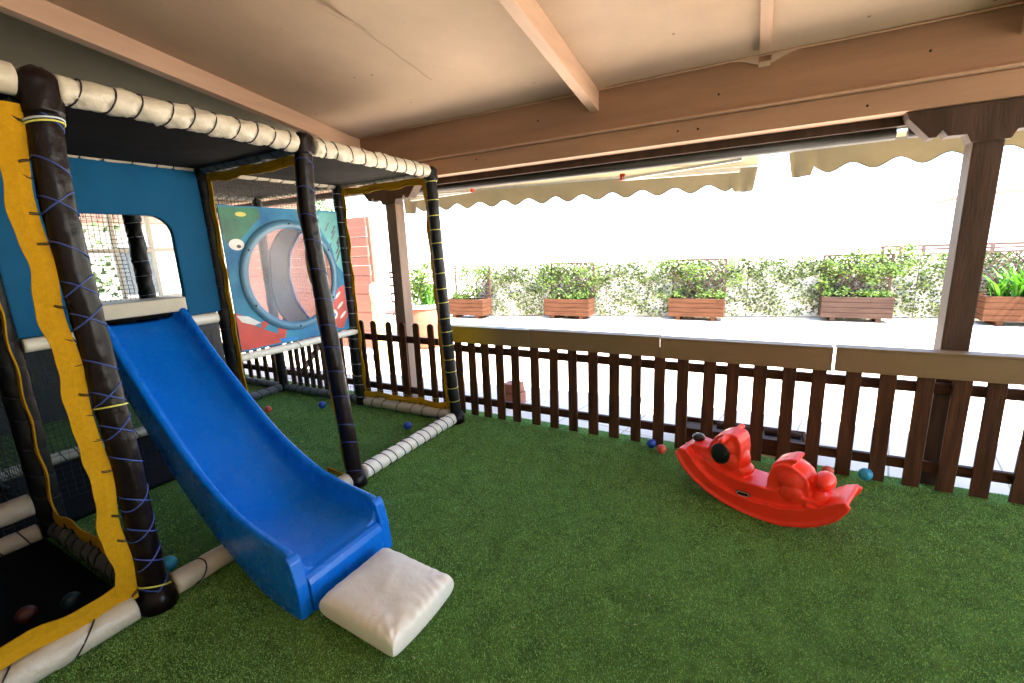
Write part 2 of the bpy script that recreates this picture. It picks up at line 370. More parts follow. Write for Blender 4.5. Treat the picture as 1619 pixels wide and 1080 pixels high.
# peeling seam tape on the ceiling
mb = MB(); pts = []
for i in range(13):
    y = 1.93+i*.078; sag = .035*max(0,1-i/3.2)
    pts.append((-2.13+.004*math.sin(i*2.1), y, cz(y)-.003-sag))
vs = []; 
for i,p in enumerate(pts):
    wd = .035 if i < 3 else (.012 if i > 4 else .022)
    vs += [(p[0]-wd/2,p[1],p[2]),(p[0]+wd/2,p[1],p[2]+.001)]
mb.add(vs, [(2*i,2*i+1,2*i+3,2*i+2) for i in range(len(pts)-1)])
mb.build('peeling_tape','tape',V)
# unseen back and right walls, set to shape the light, and the glazed side wall
tag(MB().box((-7.0,-1.75,-.02),(4.8,-1.62,3.45)).build('back_wall','wall_cream'), 'unseen cream rear wall, extent and pale tone set for the light inside', 'wall')
tag(MB().box((4.68,-1.615,-.02),(4.8,.9,3.0)).build('light_block_wall', 'wall_cream'), 'unseen cream side wall added on the right to cut the light', 'wall')  # added out of view to darken the near turf
G = thing('glazed_partition', 'cream framed window wall behind the climbing frame, low wall below coloured as if shaded', 'window wall', (-6.5,1.5,0))
MB().box((-6.56,-2.65,-.02),(-6.44,3.46,1.14)).build('low_wall','wall_shade_tone',G)
MB().box((-6.55,-2.65,1.142),(-6.45,1.2,2.46)).build('blackout_panel','wall_shade_tone',G)  # unseen panel added to keep window light out of the ball bay
fr = MB().box((-6.54,1.202,1.142),(-6.46,3.46,1.19)).box((-6.53,1.202,1.715),(-6.47,3.46,1.76)).box((-6.54,1.202,2.40),(-6.46,3.46,2.46))
y = 1.41
while y < 3.5:
    fr.box((-6.525,y-.02,1.192),(-6.475,y+.02,1.713)); fr.box((-6.525,y-.02,1.762),(-6.475,y+.02,2.398)); y += .366
fr.build('window_frame','mullion',G,bevel=.002)
MB().box((-6.505,1.202,1.192),(-6.5,3.46,2.398)).build('pane','glass',G)
MB().box((-6.54,-2.65,2.462),(-6.46,3.46,3.4)).build('upper_panel','wall_shade_tone',G)

# ------------------------------------------------------------------ picket fence
F = thing('picket_fence', 'long dark brown picket fence with beige top boards along the turf edge', 'fence', (-1,3.5,0))
xs = [-2.69,-2.508,-2.355,-2.205,-2.055,-1.893,-1.695,-1.515,-1.336,-1.156,-.979,-.8,-.623,-.454,-.271,-.115,.059,.231,.399,.58,.76,.936,1.099,1.257,1.43,1.6,1.78,1.95,2.13,2.3,2.48,2.65,2.82,3.0,3.18,3.36,3.54,3.72]
def picket(x, top, parent, dz=0, w=.075):
    h = top; a = w/2; lean = random.uniform(-.006,.006)
    arc = [(x+lean+a*math.cos(t)*1.0, h-.035+.035*math.sin(t)) for t in np.linspace(0,PI,9)]
    poly = [(x-a,.004+dz),(x+a,.004+dz)]+arc
    y = 3.488+random.uniform(-.002,.002)
    MB().prism(poly,'y',y,y+.02).build('picket','fence_wood',parent,bevel=.0025,segs=1)
for x in xs: picket(x, .80, F, w=random.uniform(.079,.086))
for z in (.142,.655):
    MB().box((-2.75,3.512,z-.033),(3.75,3.545,z+.033)).build('fence_rail','rail_wood',F,bevel=.003)
ends = [(-2.60,-1.725,'board_fade',0),(-1.721,-.624,'board',.003),(-.620,.458,'board',-.002),(.474,1.9,'board',.002),(1.905,3.75,'board',0)]
for x0,x1,m,dz in ends:
    rt = MB().box((0,3.462,.727+dz),(x1-x0,3.484,.872+dz)).box((0,3.455,.874+dz),(x1-x0,3.56,.886+dz))
    o = rt.build('top_board',m,F,bevel=.002)
    for v in o.data.vertices: v.co.x += F.location.x
    o.location.x = x0-F.location.x
# low fence with round-headed pickets behind the climbing frame
F2 = thing('picket_fence', 'dark round-headed picket fence without top boards, behind the climbing frame', 'fence', (-4,3.5,0))
for x in [-2.834,-3.023,-3.202,-3.387,-3.599,-3.78,-3.96,-4.14,-4.32,-5.06,-5.24,-5.42,-5.60,-5.78,-5.96,-6.14]: picket(x, .885, F2)
for (a,b) in ((-4.38,-2.762),(-6.3,-5.02)):
    for z in (.15,.70): MB().box((a,3.512,z-.033),(b,3.545,z+.033)).build('fence_rail','rail_wood',F2,bevel=.003)
F3 = thing('fence_gate', 'small dark picket gate with diagonal brace behind the climbing frame', 'gate', (-4.7,3.5,0))
for x in [-4.46,-4.58,-4.70,-4.82,-4.94]: picket(x, .885, F3, w=.07)
for z in (.15,.70): MB().box((-4.99,3.512,z-.033),(-4.41,3.545,z+.033)).build('gate_rail','rail_wood',F3,bevel=.003)
MB().bar((-4.97,3.56,.17),(-4.43,3.56,.68),.03,.06,up=(0,1,0)).build('brace','rail_wood',F3)

# ------------------------------------------------------------------ climbing frame
PF = thing('soft_play_structure', 'large soft play climbing frame of padded white and brown poles with nets on the left', 'climbing frame', (-3.6,2.0,0))
XA,XB,XC = -2.41,-3.66,-4.95; YN,YA,YB,YC = -.45,.82,2.03,3.28; ZT = 2.262
def ring_pts(c, d, r, tilt, ph, n=20):
    d = Vector(d).normalized(); u = Vector((0,0,1)) if abs(d.z)<.9 else Vector((1,0,0))
    a = d.cross(u).normalized(); b = d.cross(a)
    return [Vector(c)+a*math.cos(t)*r+b*math.sin(t)*r+d*tilt*math.cos(t+ph) for t in [(PI/4 if abs(d.z)>.9 else PI)+k*2*PI/n for k in range(n)]]
def padded(p, q, r, material, name, step=.10, cord='cord_black', tilt=.018, pinch=.10, parent=PF, cr=.0035, cross=False, seed=None, lump=.05):
    p = Vector(p); q = Vector(q); Ln = (q-p).length; d = (q-p)/Ln
    n = max(8,int(Ln/.018)); rings = max(1,int(Ln/step)); rnd = random.Random(seed or (round(p.x*100)+round(q.y*77)+round(q.z*13)))
    cs = [(i+.6+rnd.uniform(-.15,.15))*Ln/(rings+.3) for i in range(rings)]
    nseg = 22; u = Vector((0,0,1)) if abs(d.z)<.9 else Vector((1,0,0)); a = d.cross(u).normalized(); b = d.cross(a)
    ph = rnd.uniform(0,6.3); vs = []; fs = []
    phs = [rnd.uniform(0,6.28) for _ in range(12)]
    for i in range(n+1):
        s = Ln*i/n
        for k in range(nseg):
            t = 2*PI*k/nseg
            sl = s - tilt*math.cos(t+ph)
            dist = min(abs(sl-c) for c in cs)
            pr = 1 - pinch*math.exp(-(dist/.012)**2) + .015*math.sin(9*t+s*70+phs[0])*math.exp(-(dist/.035)**2)
            pr += lump*.5*math.sin(s*23+phs[1]+1.7*math.sin(t+phs[2])) * math.sin(t*2+phs[3]+s*4) + lump*.3*math.sin(5*t+s*31+phs[4])
            pr += lump*1.1*max(0,math.sin(6*t+s*38+phs[5]+1.5*math.sin(s*17)))**4*math.exp(-(dist/.05)**2) - lump*.8*max(0,math.sin(3*t-s*55+phs[6]))**6
            vs.append(p+d*s+(a*math.cos(t)+b*math.sin(t))*r*pr)
    for i in range(n):
        for k in range(nseg): fs.append((i*nseg+k,i*nseg+(k+1)%nseg,(i+1)*nseg+(k+1)%nseg,(i+1)*nseg+k))
    fs.append(tuple(range(nseg-1,-1,-1))); fs.append(tuple(n*nseg+k for k in range(nseg)))
    o = MB().add(vs,fs).build(name, material, parent, smooth=True)
    path = []
    for c in cs:
        rp = ring_pts(p+d*c, d, r*(1.0-pinch*.15), tilt, ph); path += rp+[rp[0]]
        if cross and rnd.random()<.6:
            rp = ring_pts(p+d*(c+.012), d, r*1.005, -tilt*1.3, ph+rnd.uniform(-.6,.6)); path += rp+[rp[0]]
    cb = MB(); cb.tube(path, cr, 5)
    cb.build('cord', cord, o, smooth=True)
    return o
# posts
PA = padded((XA,YA,.02),(XA,YA,2.25),.054,'pad_brown','post',.15,'cord_blue',.035,.06,cross=True,cr=.0035,lump=.04)
PB = padded((XA,YB,.02),(XA,YB,2.27),.055,'pad_brown','post',.17,'cord_blue',.03,.05,cr=.0025,lump=.03)
PC = padded((XA,YC,.02),(XA,YC,2.25),.051,'pad_black','post',.125,'cord_yellow',.004,.06,cr=.0035)
padded((XB,YA,.02),(XB,YA,2.25),.062,'pad_black','post',.15,'cord_black',.02,.05)
padded((XB,YB,.02),(XB,YB,2.25),.056,'pad_black','post',.15,'cord_black',.02,.05)
padded((XB,YC,.02),(XB,YC,2.25),.055,'pad_black','post',.125,'cord_white',.004,.06,cr=.002)
padded((XC,YB+.05,.02),(XC,YB+.05,2.25),.062,'pad_black','post',.17,'cord_white',.006,.06,cr=.002,lump=.14)
padded((XC,YA,.02),(XC,YA,2.25),.062,'pad_black','post',.17,'cord_black',.006,.06,cr=.002)
padded((XC,YC,.02),(XC,YC,2.25),.050,'pad_grey' if False else 'pad_black','post',.17,'cord_black',.006,.06,cr=.002)
# crinkled vinyl caps on the post heads
def cap(x,y,z,r,m,par,hh=.16):
    mb = MB(); pts=[]; rr=[]
    for i in range(9):
        t=i/8; pts.append((x,y,z-hh*.55+hh*t)); rr.append(r*(1.08 if t<.75 else 1.08*math.cos((t-.75)/.25*1.25)+.02))
    mb.tube(pts,rr,20)
    mb.v=[(x+(v[0]-x)*(1+.09*math.sin(13*math.atan2(v[1]-y,v[0]-x)+v[2]*60)), y+(v[1]-y)*(1+.07*math.sin(9*math.atan2(v[1]-y,v[0]-x)-v[2]*50)), v[2]+random.uniform(-.003,.003)) for v in mb.v]
    mb.build('cap',m,par,smooth=True)
cap(XA,YA,ZT-.015,.059,'pad_brown',PA,.17); cap(XA,YB,ZT+.01,.060,'pad_brown',PB,.13); cap(XA,YC,ZT-.02,.055,'pad_black',PC,.12)
mb = MB()
for dz,m in ((0,'cord_yellow'),(.012,'cord_white')):
    MB().tube(ring_pts((XA,YA,2.12+dz),(0,0,1),.059,.012,1.),.004,5,closed=True).build('cord',m,PA,smooth=True)
MB().tube(ring_pts((XA,YA,.115),(0,0,1),.060,.03,2.6),.004,5,closed=True).build('cord','cord_yellow',PA,smooth=True)
MB().tube(ring_pts((XA,YA,1.0),(0,0,1),.057,.012,2.),.004,5,closed=True).build('cord','cord_yellow',PA,smooth=True)
# vinyl feet of the corner posts
for x,y,pr in ((XA,YC,PC),(XA,YB,PB),(XA,YA,PA)):
    mb=MB(); mb.tube([(x,y,.004),(x,y,.05),(x,y,.10)],[.078,.072,.06],18)
    mb.v=[(v[0]+random.uniform(-.006,.006),v[1]+random.uniform(-.006,.006),v[2]) for v in mb.v]
    mb.build('foot','pad_brown',pr,smooth=True)
# rails
def rail(p,q,m='pad_white',r=.055,**k): return padded(p,q,r,m,'rail',**k)
g=.07
rail((XA,YN,ZT),(XA,YA-g,ZT),'pad_cream'); rail((XA,YA+.045,ZT),(XA,YB-g+.01,ZT),'pad_rail',.054,pinch=.15,lump=.13,step=.105)
rail((XA,YB+g,ZT),(XA,YC-.05,ZT-.01),'pad_rail',.052,lump=.12,pinch=.12,step=.11)
rail((XA,YN,.06),(XA,YA-g-.02,.06),'pad_rail',.058,step=.24,tilt=.05,pinch=.12,lump=.06)
rail((XA,YA+g,.06),(XA,YB-g,.06),'pad_cream',.055,step=.19,tilt=.04,lump=.04)
rail((XA,YB+g,.06),(XA,YC-.075,.06),'pad_white',.055,step=.083,tilt=.02,pinch=.09)
rail((XB,YN,ZT),(XB,YA-g,ZT),'pad_cream'); rail((XB,YA+g,ZT),(XB,YB-g,ZT),'pad_cream',.048,step=.13,tilt=.03); rail((XB,YB+g,ZT),(XB,YC-.05,ZT),'pad_cream',.046,step=.12)
rail((XC,YN,ZT),(XC,YA-g,ZT),'pad_grey'); rail((XC,YA+g,ZT),(XC,YB-g,ZT),'pad_grey'); rail((XC,YB+g,ZT),(XC,YC-.05,ZT),'pad_grey')
for y,m in ((YA,'pad_grey'),(YB,'pad_grey'),(YC,'pad_cream')):
    rail((XC+g,y,ZT),(XB-g,y,ZT),m,.048); rail((XB+g,y,ZT),(XA-g,y,ZT),m,.05 if y<3 else .043,step=.13)
rail((XB+g,YA,.06),(XA-g,YA,.06),'pad_grey',.05); rail((XB,YN,.06),(XB,YA-g,.06),'pad_cream',.05); rail((XB,YN,.24),(XB,YA-g,.24),'pad_cream',.065,step=.3)
rail((XC,YN,.06),(XC,YA-g,.06),'pad_cream',.045); rail((XC,YA+g,.06),(XC,YB-g,.06),'pad_cream',.045,step=.1); rail((XC,YB+g+.05,.06),(XC,YC-.05,.06),'pad_grey',.045)
rail((XC+.06,YC,.06),(XB-.06,YC,.06),'pad_grey',.046,step=.12); rail((XB+.075,YC,.06),(XA-.07,YC,.06),'pad_cream',.052,step=.16)
rail((XC-1.2,YC,.06),(XC-.06,YC,.06),'pad_grey',.046,step=.12)
rail((XB,YA+g,1.16),(XB,YB-g,1.16),'pad_white',.04,step=.4,lump=.01); rail((XB+.03,YB+.03,.81),(XB+.03,YC+.02,.81),'pad_white',.032,step=2,pinch=0,lump=.01)
# black fabric roof over the bays
mb = MB()
nx,ny = 14,26; x0,x1,y0,y1 = XC,XA-.02,YN,YC
vs=[(x0+(x1-x0)*i/nx, y0+(y1-y0)*j/ny, ZT-.02-.035*abs(math.sin(PI*i/7))*abs(math.sin(PI*(j)/8.5))) for j in range(ny+1) for i in range(nx+1)]
mb.add(vs,[(j*(nx+1)+i,j*(nx+1)+i+1,(j+1)*(nx+1)+i+1,(j+1)*(nx+1)+i) for j in range(ny) for i in range(nx)])
mb.build('fabric_roof','vinyl_black',PF,smooth=True)
# yellow net borders: wavy webbing strips with dark lacing
def strip(p, q, inward, w0, w1=None, par=PF, m='strap_yellow', lace=True, seed=1, off=.055):
    """strip running p->q beside a pole, growing from off to off+w along inward"""
    rnd=random.Random(seed); p=Vector(p); q=Vector(q); iv=Vector(inward).normalized(); w1=w1 or w0
    Ln=(q-p).length; n=int(Ln/.02); nrm=(q-p).normalized().cross(iv)
    ph=[rnd.uniform(0,6) for _ in range(5)]; vs=[]; fs=[]
    for i in range(n+1):
        s=i/n; c=p+(q-p)*s; w=(w0+(w1-w0)*s)*(1+.05*math.sin(s*Ln*19+ph[0])+.03*math.sin(s*Ln*43+ph[1]))
        a=off+.006*math.sin(s*Ln*14+ph[2])
        zz=.006*math.sin(s*Ln*20+ph[3])
        for (aa,tt) in ((a,-.003),(a+w*.5,-.003),(a+w,-.003),(a+w,.003),(a+w*.5,.003),(a,.003)):
            vs.append(c+iv*aa+nrm*(zz+tt+(.006 if abs(aa-a-w*.5)<1e-6 else 0)))
    for i in range(n):
        for k in range(6): fs.append((i*6+k,i*6+(k+1)%6,(i+1)*6+(k+1)%6,(i+1)*6+k))
    o=MB().add(vs,fs).build('border_strip',m,par,smooth=False)
    if lace:
        cb=MB(); k=int(Ln/.11); path=[]
        for i in range(k):
            c=p+(q-p)*((i+.5+rnd.uniform(-.2,.2))/k); t=(q-p).normalized()*rnd.uniform(-.02,.03); e=(q-p).normalized()*.006
            path+=[c+iv*.03+nrm*.004,c+iv*(off+.012)+nrm*.009+t*.5,c+iv*(off+.03)+nrm*.008+t,c+iv*(off+.03)+nrm*.006+t+e,c+iv*(off+.012)+nrm*.006+t*.5+e,c+iv*.03+e]
        cb.tube(path,.0022,4)
        cb.build('cord','cord_black',o)
    return o
strip((XA,YA,.10),(XA,YA,2.18),(0,-1,0),.074,.08,seed=3,off=.060)
strip((XA,YA-.07,.06),(XA,YN,.06),(0,0,1),.085,.085,seed=4,off=.058)
strip((XA,YA-.1,2.23),(XA,YN,2.23),(0,0,-1),.06,seed=5)
strip((XB,YA,.10),(XB,YA,2.20),(1,0,0),.045,seed=6,off=.06); strip((XB+.07,YA,.06),(XA-.07,YA,.06),(0,0,1),.07,seed=7,off=.05)
strip((XA,YB,.10),(XA,YB,2.2),(-1,0,0),.035,seed=8,off=.062); strip((XB,YB,.10),(XB,YB,2.2),(1,0,0),.06,seed=9,off=.052)
strip((XB+.06,YB,ZT-.01),(XA-.06,YB,ZT-.01),(0,0,-1),.06,seed=10,off=.045,); strip((XA-.04,YB,.0),(XA-.30,YB,.0),(0,0,1),.03,seed=11,off=.03)
strip((XB,YC,.10),(XB,YC,2.2),(1,0,0),.04,seed=12,off=.05); strip((XA,YC,.10),(XA,YC,2.2),(-1,0,0),.045,seed=13,off=.052)
strip((XB+.06,YC,ZT-.01),(XA-.06,YC,ZT-.01),(0,0,-1),.06,seed=14,off=.04); strip((XB+.06,YC,.06),(XA-.06,YC,.06),(0,0,1),.065,seed=15,off=.05)
strip((XC,YB+.1,2.0),(XC,YA+.05,2.0),(0,0,-1),.07,seed=16,off=-.2)
# nets
def net(o0, u, v, wu, hv, cell=.042, th=.002, m='net', seed=2, sag=.012):
    rnd=random.Random(seed); o0=Vector(o0); u=Vector(u); v=Vector(v); nn=u.cross(v)
    mb=MB(); nu=int(wu/cell); nv=int(hv/cell)
    def P(a,b): 
        return o0+u*(a+.006*math.sin(b*9+seed)+.003*math.sin(b*31))+v*(b+.008*math.sin(a*7+seed)+.003*math.sin(a*29))+nn*sag*math.sin(a*5)*math.sin(b*4+1)
    for i in range(nu+1):
        a=wu*i/nu; mb.tube([P(a,hv*j/10) for j in range(11)],th,3,caps=False)
    for j in range(nv+1):
        b=hv*j/nv; mb.tube([P(wu*i/10,b) for i in range(11)],th,3,caps=False)
    return mb.build('netting',m,PF)
Y_,Z_,X_=(0,1,0),(0,0,1),(1,0,0)
net((XC,YA+.06,.1),Y_,Z_,1.1,2.1,.036,.0028); net((XC,YN,.1),Y_,Z_,1.2,2.1,seed=3)
net((XC,YB+.1,2.0),Y_,Z_,1.12,.22,.035,seed=8)
net((XB,YB+.06,2.01),Y_,Z_,1.12,.20,.03,.002,seed=4)
net((XC+.06,YC,.1),X_,Z_,1.16,2.1,seed=5)
net((XB+.07,YC,.15),X_,Z_,.0001+1.1,.05,.03,m='net_yellow',seed=6)
net((XB,YN,.1),Y_,Z_,1.2,2.1,seed=7)
net((XC+.06,YA,.1),X_,Z_,1.16,2.1,seed=9)
net((XB,YA+.06,.2),Y_,Z_,1.1,.92,seed=10,cell=.04,th=.0012)
# blue padded panel with a window opening (plane XB, bay A-B)
def panel(poly_out, x0, x1, m, name, bev=.012):
    return MB().prism(poly_out,'x',x0,x1).build(name,m,PF,bevel=bev)
wy0,wy1,wz0,wz1,rc = 1.13,1.755,1.205,1.905,.13
arcR=[(wy1-rc+rc*math.cos(t),wz1-rc+rc*math.sin(t)) for t in np.linspace(0,PI/2,9)]
arcL=[(wy0+rc-rc*math.sin(t),wz1-rc+rc*math.cos(t)) for t in np.linspace(0,PI/2,9)]
poly=[(YA+.05,1.205),(YA+.05,2.235),(YB-.055,2.235),(YB-.02,1.205),(wy1,1.205)]+arcR+arcL+[(wy0,1.205)]
panel(poly,XB-.02,XB+.03,'vinyl_blue','padded_panel')
# platform behind the slide
MB().box((XC+.05,YA+.06,1.20),(XB-.045,YB-.06,1.25)).build('platform','vinyl_black',PF,bevel=.01)
MB().box((-3.74,1.14,1.256),(-3.50,1.70,1.352)).build('platform_pad','pad_cream',PF,bevel=.012,segs=3)
MB().box((XC+.05,YN-.02,.0),(XA-.05,YN,2.2)).build('darkening_panel','vinyl_black',PF)  # these two black panels are added out of view to darken the bay
MB().box((XC-.02,YN,.0),(XC-.012,YA-.06,2.2)).build('darkening_panel','vinyl_black',PF)
# printed sea panel with round bubble window (plane XB, bay B-C)
py0,py1,pz0,pz1 = YB+.07,YC-.055,.845,2.005; bc=(2.665,1.425); br=.43
n=64; outer=[]
for k in range(n):
    t=2*PI*k/n; c,s=math.cos(t),math.sin(t)
    ty=((py1-bc[0]) if c>0 else (bc[0]-py0))/max(1e-6,abs(c)); tz=((pz1-bc[1]) if s>0 else (bc[1]-pz0))/max(1e-6,abs(s))
    q=min(ty,tz); outer.append((bc[0]+c*q,bc[1]+s*q))
for cy,czz in ((py0,pz0),(py1,pz0),(py1,pz1),(py0,pz1)):
    k=min(range(n),key=lambda i:(outer[i][0]-cy)**2+(outer[i][1]-czz)**2); outer[k]=(cy,czz)
inner=[(bc[0]+br*math.cos(2*PI*k/n),bc[1]+br*math.sin(2*PI*k/n)) for k in range(n)]
vs=[]; fs=[]
for (xx) in (XB-.006,XB+.006):
    for p_ in outer: vs.append((xx,*p_))
    for p_ in inner: vs.append((xx,*p_))
for k in range(n):
    k2=(k+1)%n
    fs+=[(k,k2,n+k2,n+k),(2*n+k2,2*n+k,3*n+k,3*n+k2),(k2,k,2*n+k,2*n+k2),(n+k,n+k2,3*n+k2,3*n+k)]
SP=MB().add(vs,fs).build('printed_panel','sea_a',PF)
SP['label']='sea print vinyl panel with round bubble window'
def patch(pts,m,dx,name='print_shape'):
    MB().prism(pts,'x',XB+.0062,XB+.0062+dx).build(name,m,SP)
def blob(cy,cz_,ry,rz,n=18,wob=.0,rot=0,ph=0): 
    return [(cy+(ry*math.cos(t)*math.cos(rot)-rz*math.sin(t)*math.sin(rot))*(1+wob*math.sin(5*t+ph)),cz_+(ry*math.cos(t)*math.sin(rot)+rz*math.sin(t)*math.cos(rot))*(1+wob*math.sin(5*t+ph))) for t in np.linspace(0,2*PI,n,endpoint=False)]
patch([(2.102,1.99),(2.42,1.995),(2.44,1.93),(2.36,1.86),(2.30,1.80),(2.23,1.74),(2.17,1.70),(2.12,1.72),(2.102,1.80)],'print_green',.001)
patch(blob(2.20,1.705,.062,.045),'print_white',.002); patch(blob(2.215,1.69,.018,.014),'black_plastic',.003); patch(blob(2.27,1.94,.045,.018),'print_yellow',.002)
patch([(2.102,.86),(2.102,1.17),(2.16,1.14),(2.22,1.06),(2.34,.99),(2.42,.95),(2.46,.86)],'print_red',.001)
patch([(2.105,1.15),(2.2,1.13),(2.30,1.06),(2.24,1.05),(2.14,1.09)],'print_white',.002); patch([(2.30,1.06),(2.38,1.09),(2.36,1.03),(2.29,.99)],'print_red',.0012)
patch([(2.42,.90),(2.46,1.04),(2.52,1.02),(2.53,.97),(2.50,.89)],'print_red',.001)
patch([(2.28,.97),(2.35,.93),(2.47,.89),(2.62,.88),(2.62,.86),(2.30,.86)],'print_blue',.0005)
patch([(3.215,1.30),(3.218,.98),(3.14,.87),(3.08,.88),(3.03,1.00),(3.06,1.14),(3.13,1.26)],'print_red',.001)
for k in range(3): patch(blob(3.12+.02*k,1.20-.1*k,.05,.014,rot=.7),'print_white',.0016)
patch(blob(3.05,1.02,.045,.05),'print_white',.002); patch(blob(3.055,1.015,.018,.02),'print_blue',.003)
patch([(2.93,.87),(2.95,.99),(3.02,.94),(3.03,.87)],'print_blue',.001)
patch([(3.02,1.99),(3.217,1.99),(3.217,1.42),(3.15,1.50),(3.12,1.66),(3.03,1.80),(2.98,1.9)],'print_teal',.0008)
rnd=random.Random(5)
for k in range(9):
    y=3.06+rnd.random()*.13; z=1.5+.04*k+rnd.random()*.03
    patch([(y,z),(y+.012,z-.01),(y+.06,z+.07),(y+.05,z+.075)],'window_dark',.0016)
patch([(2.34,1.77),(2.38,1.745),(2.47,1.82),(2.45,1.85),(2.43,1.85)],'print_white',.0016); patch([(2.38,1.79),(2.40,1.78),(2.43,1.80),(2.41,1.82)],'print_red',.0022)
# bubble: blue ring, clear dome, bolts
prof=[(br+.055,0.008),(br+.05,.022),(br+.02,.03),(br-.012,.026),(br-.02,.008)]
vs=[];fs=[];n=64
for k in range(n):
    t=2*PI*k/n
    for r_,dx in prof: vs.append((XB+dx,bc[0]+r_*math.cos(t),bc[1]+r_*math.sin(t)))
m_=len(prof)
for k in range(n):
    for j in range(m_-1): a=k*m_+j; b=((k+1)%n)*m_+j; fs.append((a,a+1,b+1,b))
MB().add(vs,fs).build('window_ring','ring_blue',SP,smooth=True)
vs=[];fs=[];J=10
for j in range(J+1):
    t=PI/2*j/J; r_=(br-.012)*math.cos(t)+.0005; dx=.14*math.sin(t)
    for k in range(n): vs.append((XB-dx+.006,bc[0]+r_*math.cos(2*PI*k/n),bc[1]+r_*math.sin(2*PI*k/n)))
for j in range(J):
    for k in range(n): fs.append((j*n+k,j*n+(k+1)%n,(j+1)*n+(k+1)%n,(j+1)*n+k))
MB().add(vs,fs).build('bubble_window','bubble',SP,smooth=True)
bb=MB()
for k in range(6): t=.5+k*PI/3; bb.ball((XB+.03,bc[0]+(br+.02)*math.cos(t),bc[1]+(br+.02)*math.sin(t)),.009,8)
bb.build('bolt','black_plastic',SP)
# grey crescent sheet standing in for a reflection in the bubble, lilac edge
fo=[(3.427, 1.983), (3.19, 1.943), (2.961, 1.84), (2.833, 1.666), (2.792, 1.333), (2.824, 1.066), (2.983, 0.858), (3.239, 0.756)]; fi=[(3.317, 0.834), (3.149, 0.945), (3.029, 1.149), (2.983, 1.411), (3.034, 1.642), (3.17, 1.817), (3.415, 1.904)]
def arc_s(P,n=24):
    t=np.linspace(0,len(P)-1,n); return [(float(np.interp(q,range(len(P)),[p_[0] for p_ in P])),float(np.interp(q,range(len(P)),[p_[1] for p_ in P]))) for q in t]
CR=MB().prism(arc_s(fo)+arc_s(fi),'x',-4.2,-4.17).build('reflection_crescent','reflection_grey',PF)
MB().tube([(-4.165,y_,z_) for y_,z_ in arc_s(fi)],.014,6).build('crescent_edge','ring_lilac',CR,smooth=True)
# dark ball pit floor and a folded net heap in the near bay
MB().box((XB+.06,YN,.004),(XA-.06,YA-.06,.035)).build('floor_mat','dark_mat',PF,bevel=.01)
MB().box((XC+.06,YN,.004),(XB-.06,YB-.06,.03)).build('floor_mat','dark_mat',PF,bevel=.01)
mb=MB()
for k in range(16):
    mb.tube([(-4.4+random.uniform(-.25,.25),.25+.5*j/5+random.uniform(-.06,.06),.12+.32*math.sin(j*.6)+random.uniform(-.06,.06)) for j in range(6)],[.02,.045,.05,.05,.045,.02],8)
mb.build('bundled_net','pad_black',PF,smooth=True)

# the front row of poles leans and bows a little towards the rear
def lean_frame(root):
    zt=[0,.05,.35,.76,1.0,1.36,1.6,1.88,2.05,2.26]
    fA=[.024,.024,.03,.022,.037,.047,.058,.061,.045,.022]; fB=[.0,.003,.02,.045,.057,.078,.092,.104,.095,.08]; fC=[.01,.012,.03,.045,.055,.068,.078,.084,.088,.092]
    def go(o):
        for ch in o.children:
            if ch.type=='MESH':
                for v in ch.data.vertices:
                    x=v.co.x+root.location.x; y=v.co.y+root.location.y; z=v.co.z
                    w_=min(1.05,max(0,(x-XB)/(XA-XB)))
                    if w_<=0: continue
                    a_,b_,c_=(float(np.interp(z,zt,f_)) for f_ in (fA,fB,fC))
                    sh=np.interp(y,[YA,YB,YC],[0,b_,c_]); v.co.x-=float(sh)*w_
                    sy=np.interp(y,[YA,YB,YC],[a_*.62,b_*.36,c_*.3]); v.co.y-=float(sy)*w_
            go(ch)
    go(root)
lean_frame(PF)
# ------------------------------------------------------------------ slide
SL = thing('slide', 'bright blue plastic slide running down from the frame platform', 'slide', (-2.5,1.35,0))
top=[(-3.56,1.335),(-3.45,1.26),(-3.3,1.12),(-3.15,.985),(-3.0,.865),(-2.85,.745),(-2.7,.63),(-2.55,.53),(-2.4,.45),(-2.25,.385),(-2.12,.345),(-1.98,.325),(-1.84,.312),(-1.74,.302),(-1.715,.285)]
flo=[(-3.56,1.225),(-3.45,1.14),(-3.3,1.005),(-3.15,.875),(-3.0,.75),(-2.85,.63),(-2.7,.515),(-2.55,.41),(-2.4,.32),(-2.25,.255),(-2.12,.222),(-1.98,.208),(-1.84,.198),(-1.74,.190),(-1.715,.178)]
bot=[(-3.56,1.13),(-3.45,1.03),(-3.3,.89),(-3.15,.76),(-3.0,.635),(-2.85,.505),(-2.7,.385),(-2.55,.285),(-2.4,.20),(-2.25,.13),(-2.12,.075),(-1.98,.02),(-1.84,.006),(-1.74,.004),(-1.70,.004)]
def interp(L_,x):
    X0=[a for a,_ in L_]; return float(np.interp(x,X0,[b for _,b in L_]))
def catm(L_,x):
    # smooth by averaging
    return sum(interp(L_,x+d)*w_ for d,w_ in ((-.06,.2),(-.03,.2),(0,.2),(.03,.2),(.06,.2))) if -3.45<x<-1.82 else interp(L_,x)
xs_=list(np.linspace(-3.56,-1.72,62))+[-1.705]
secs=[]
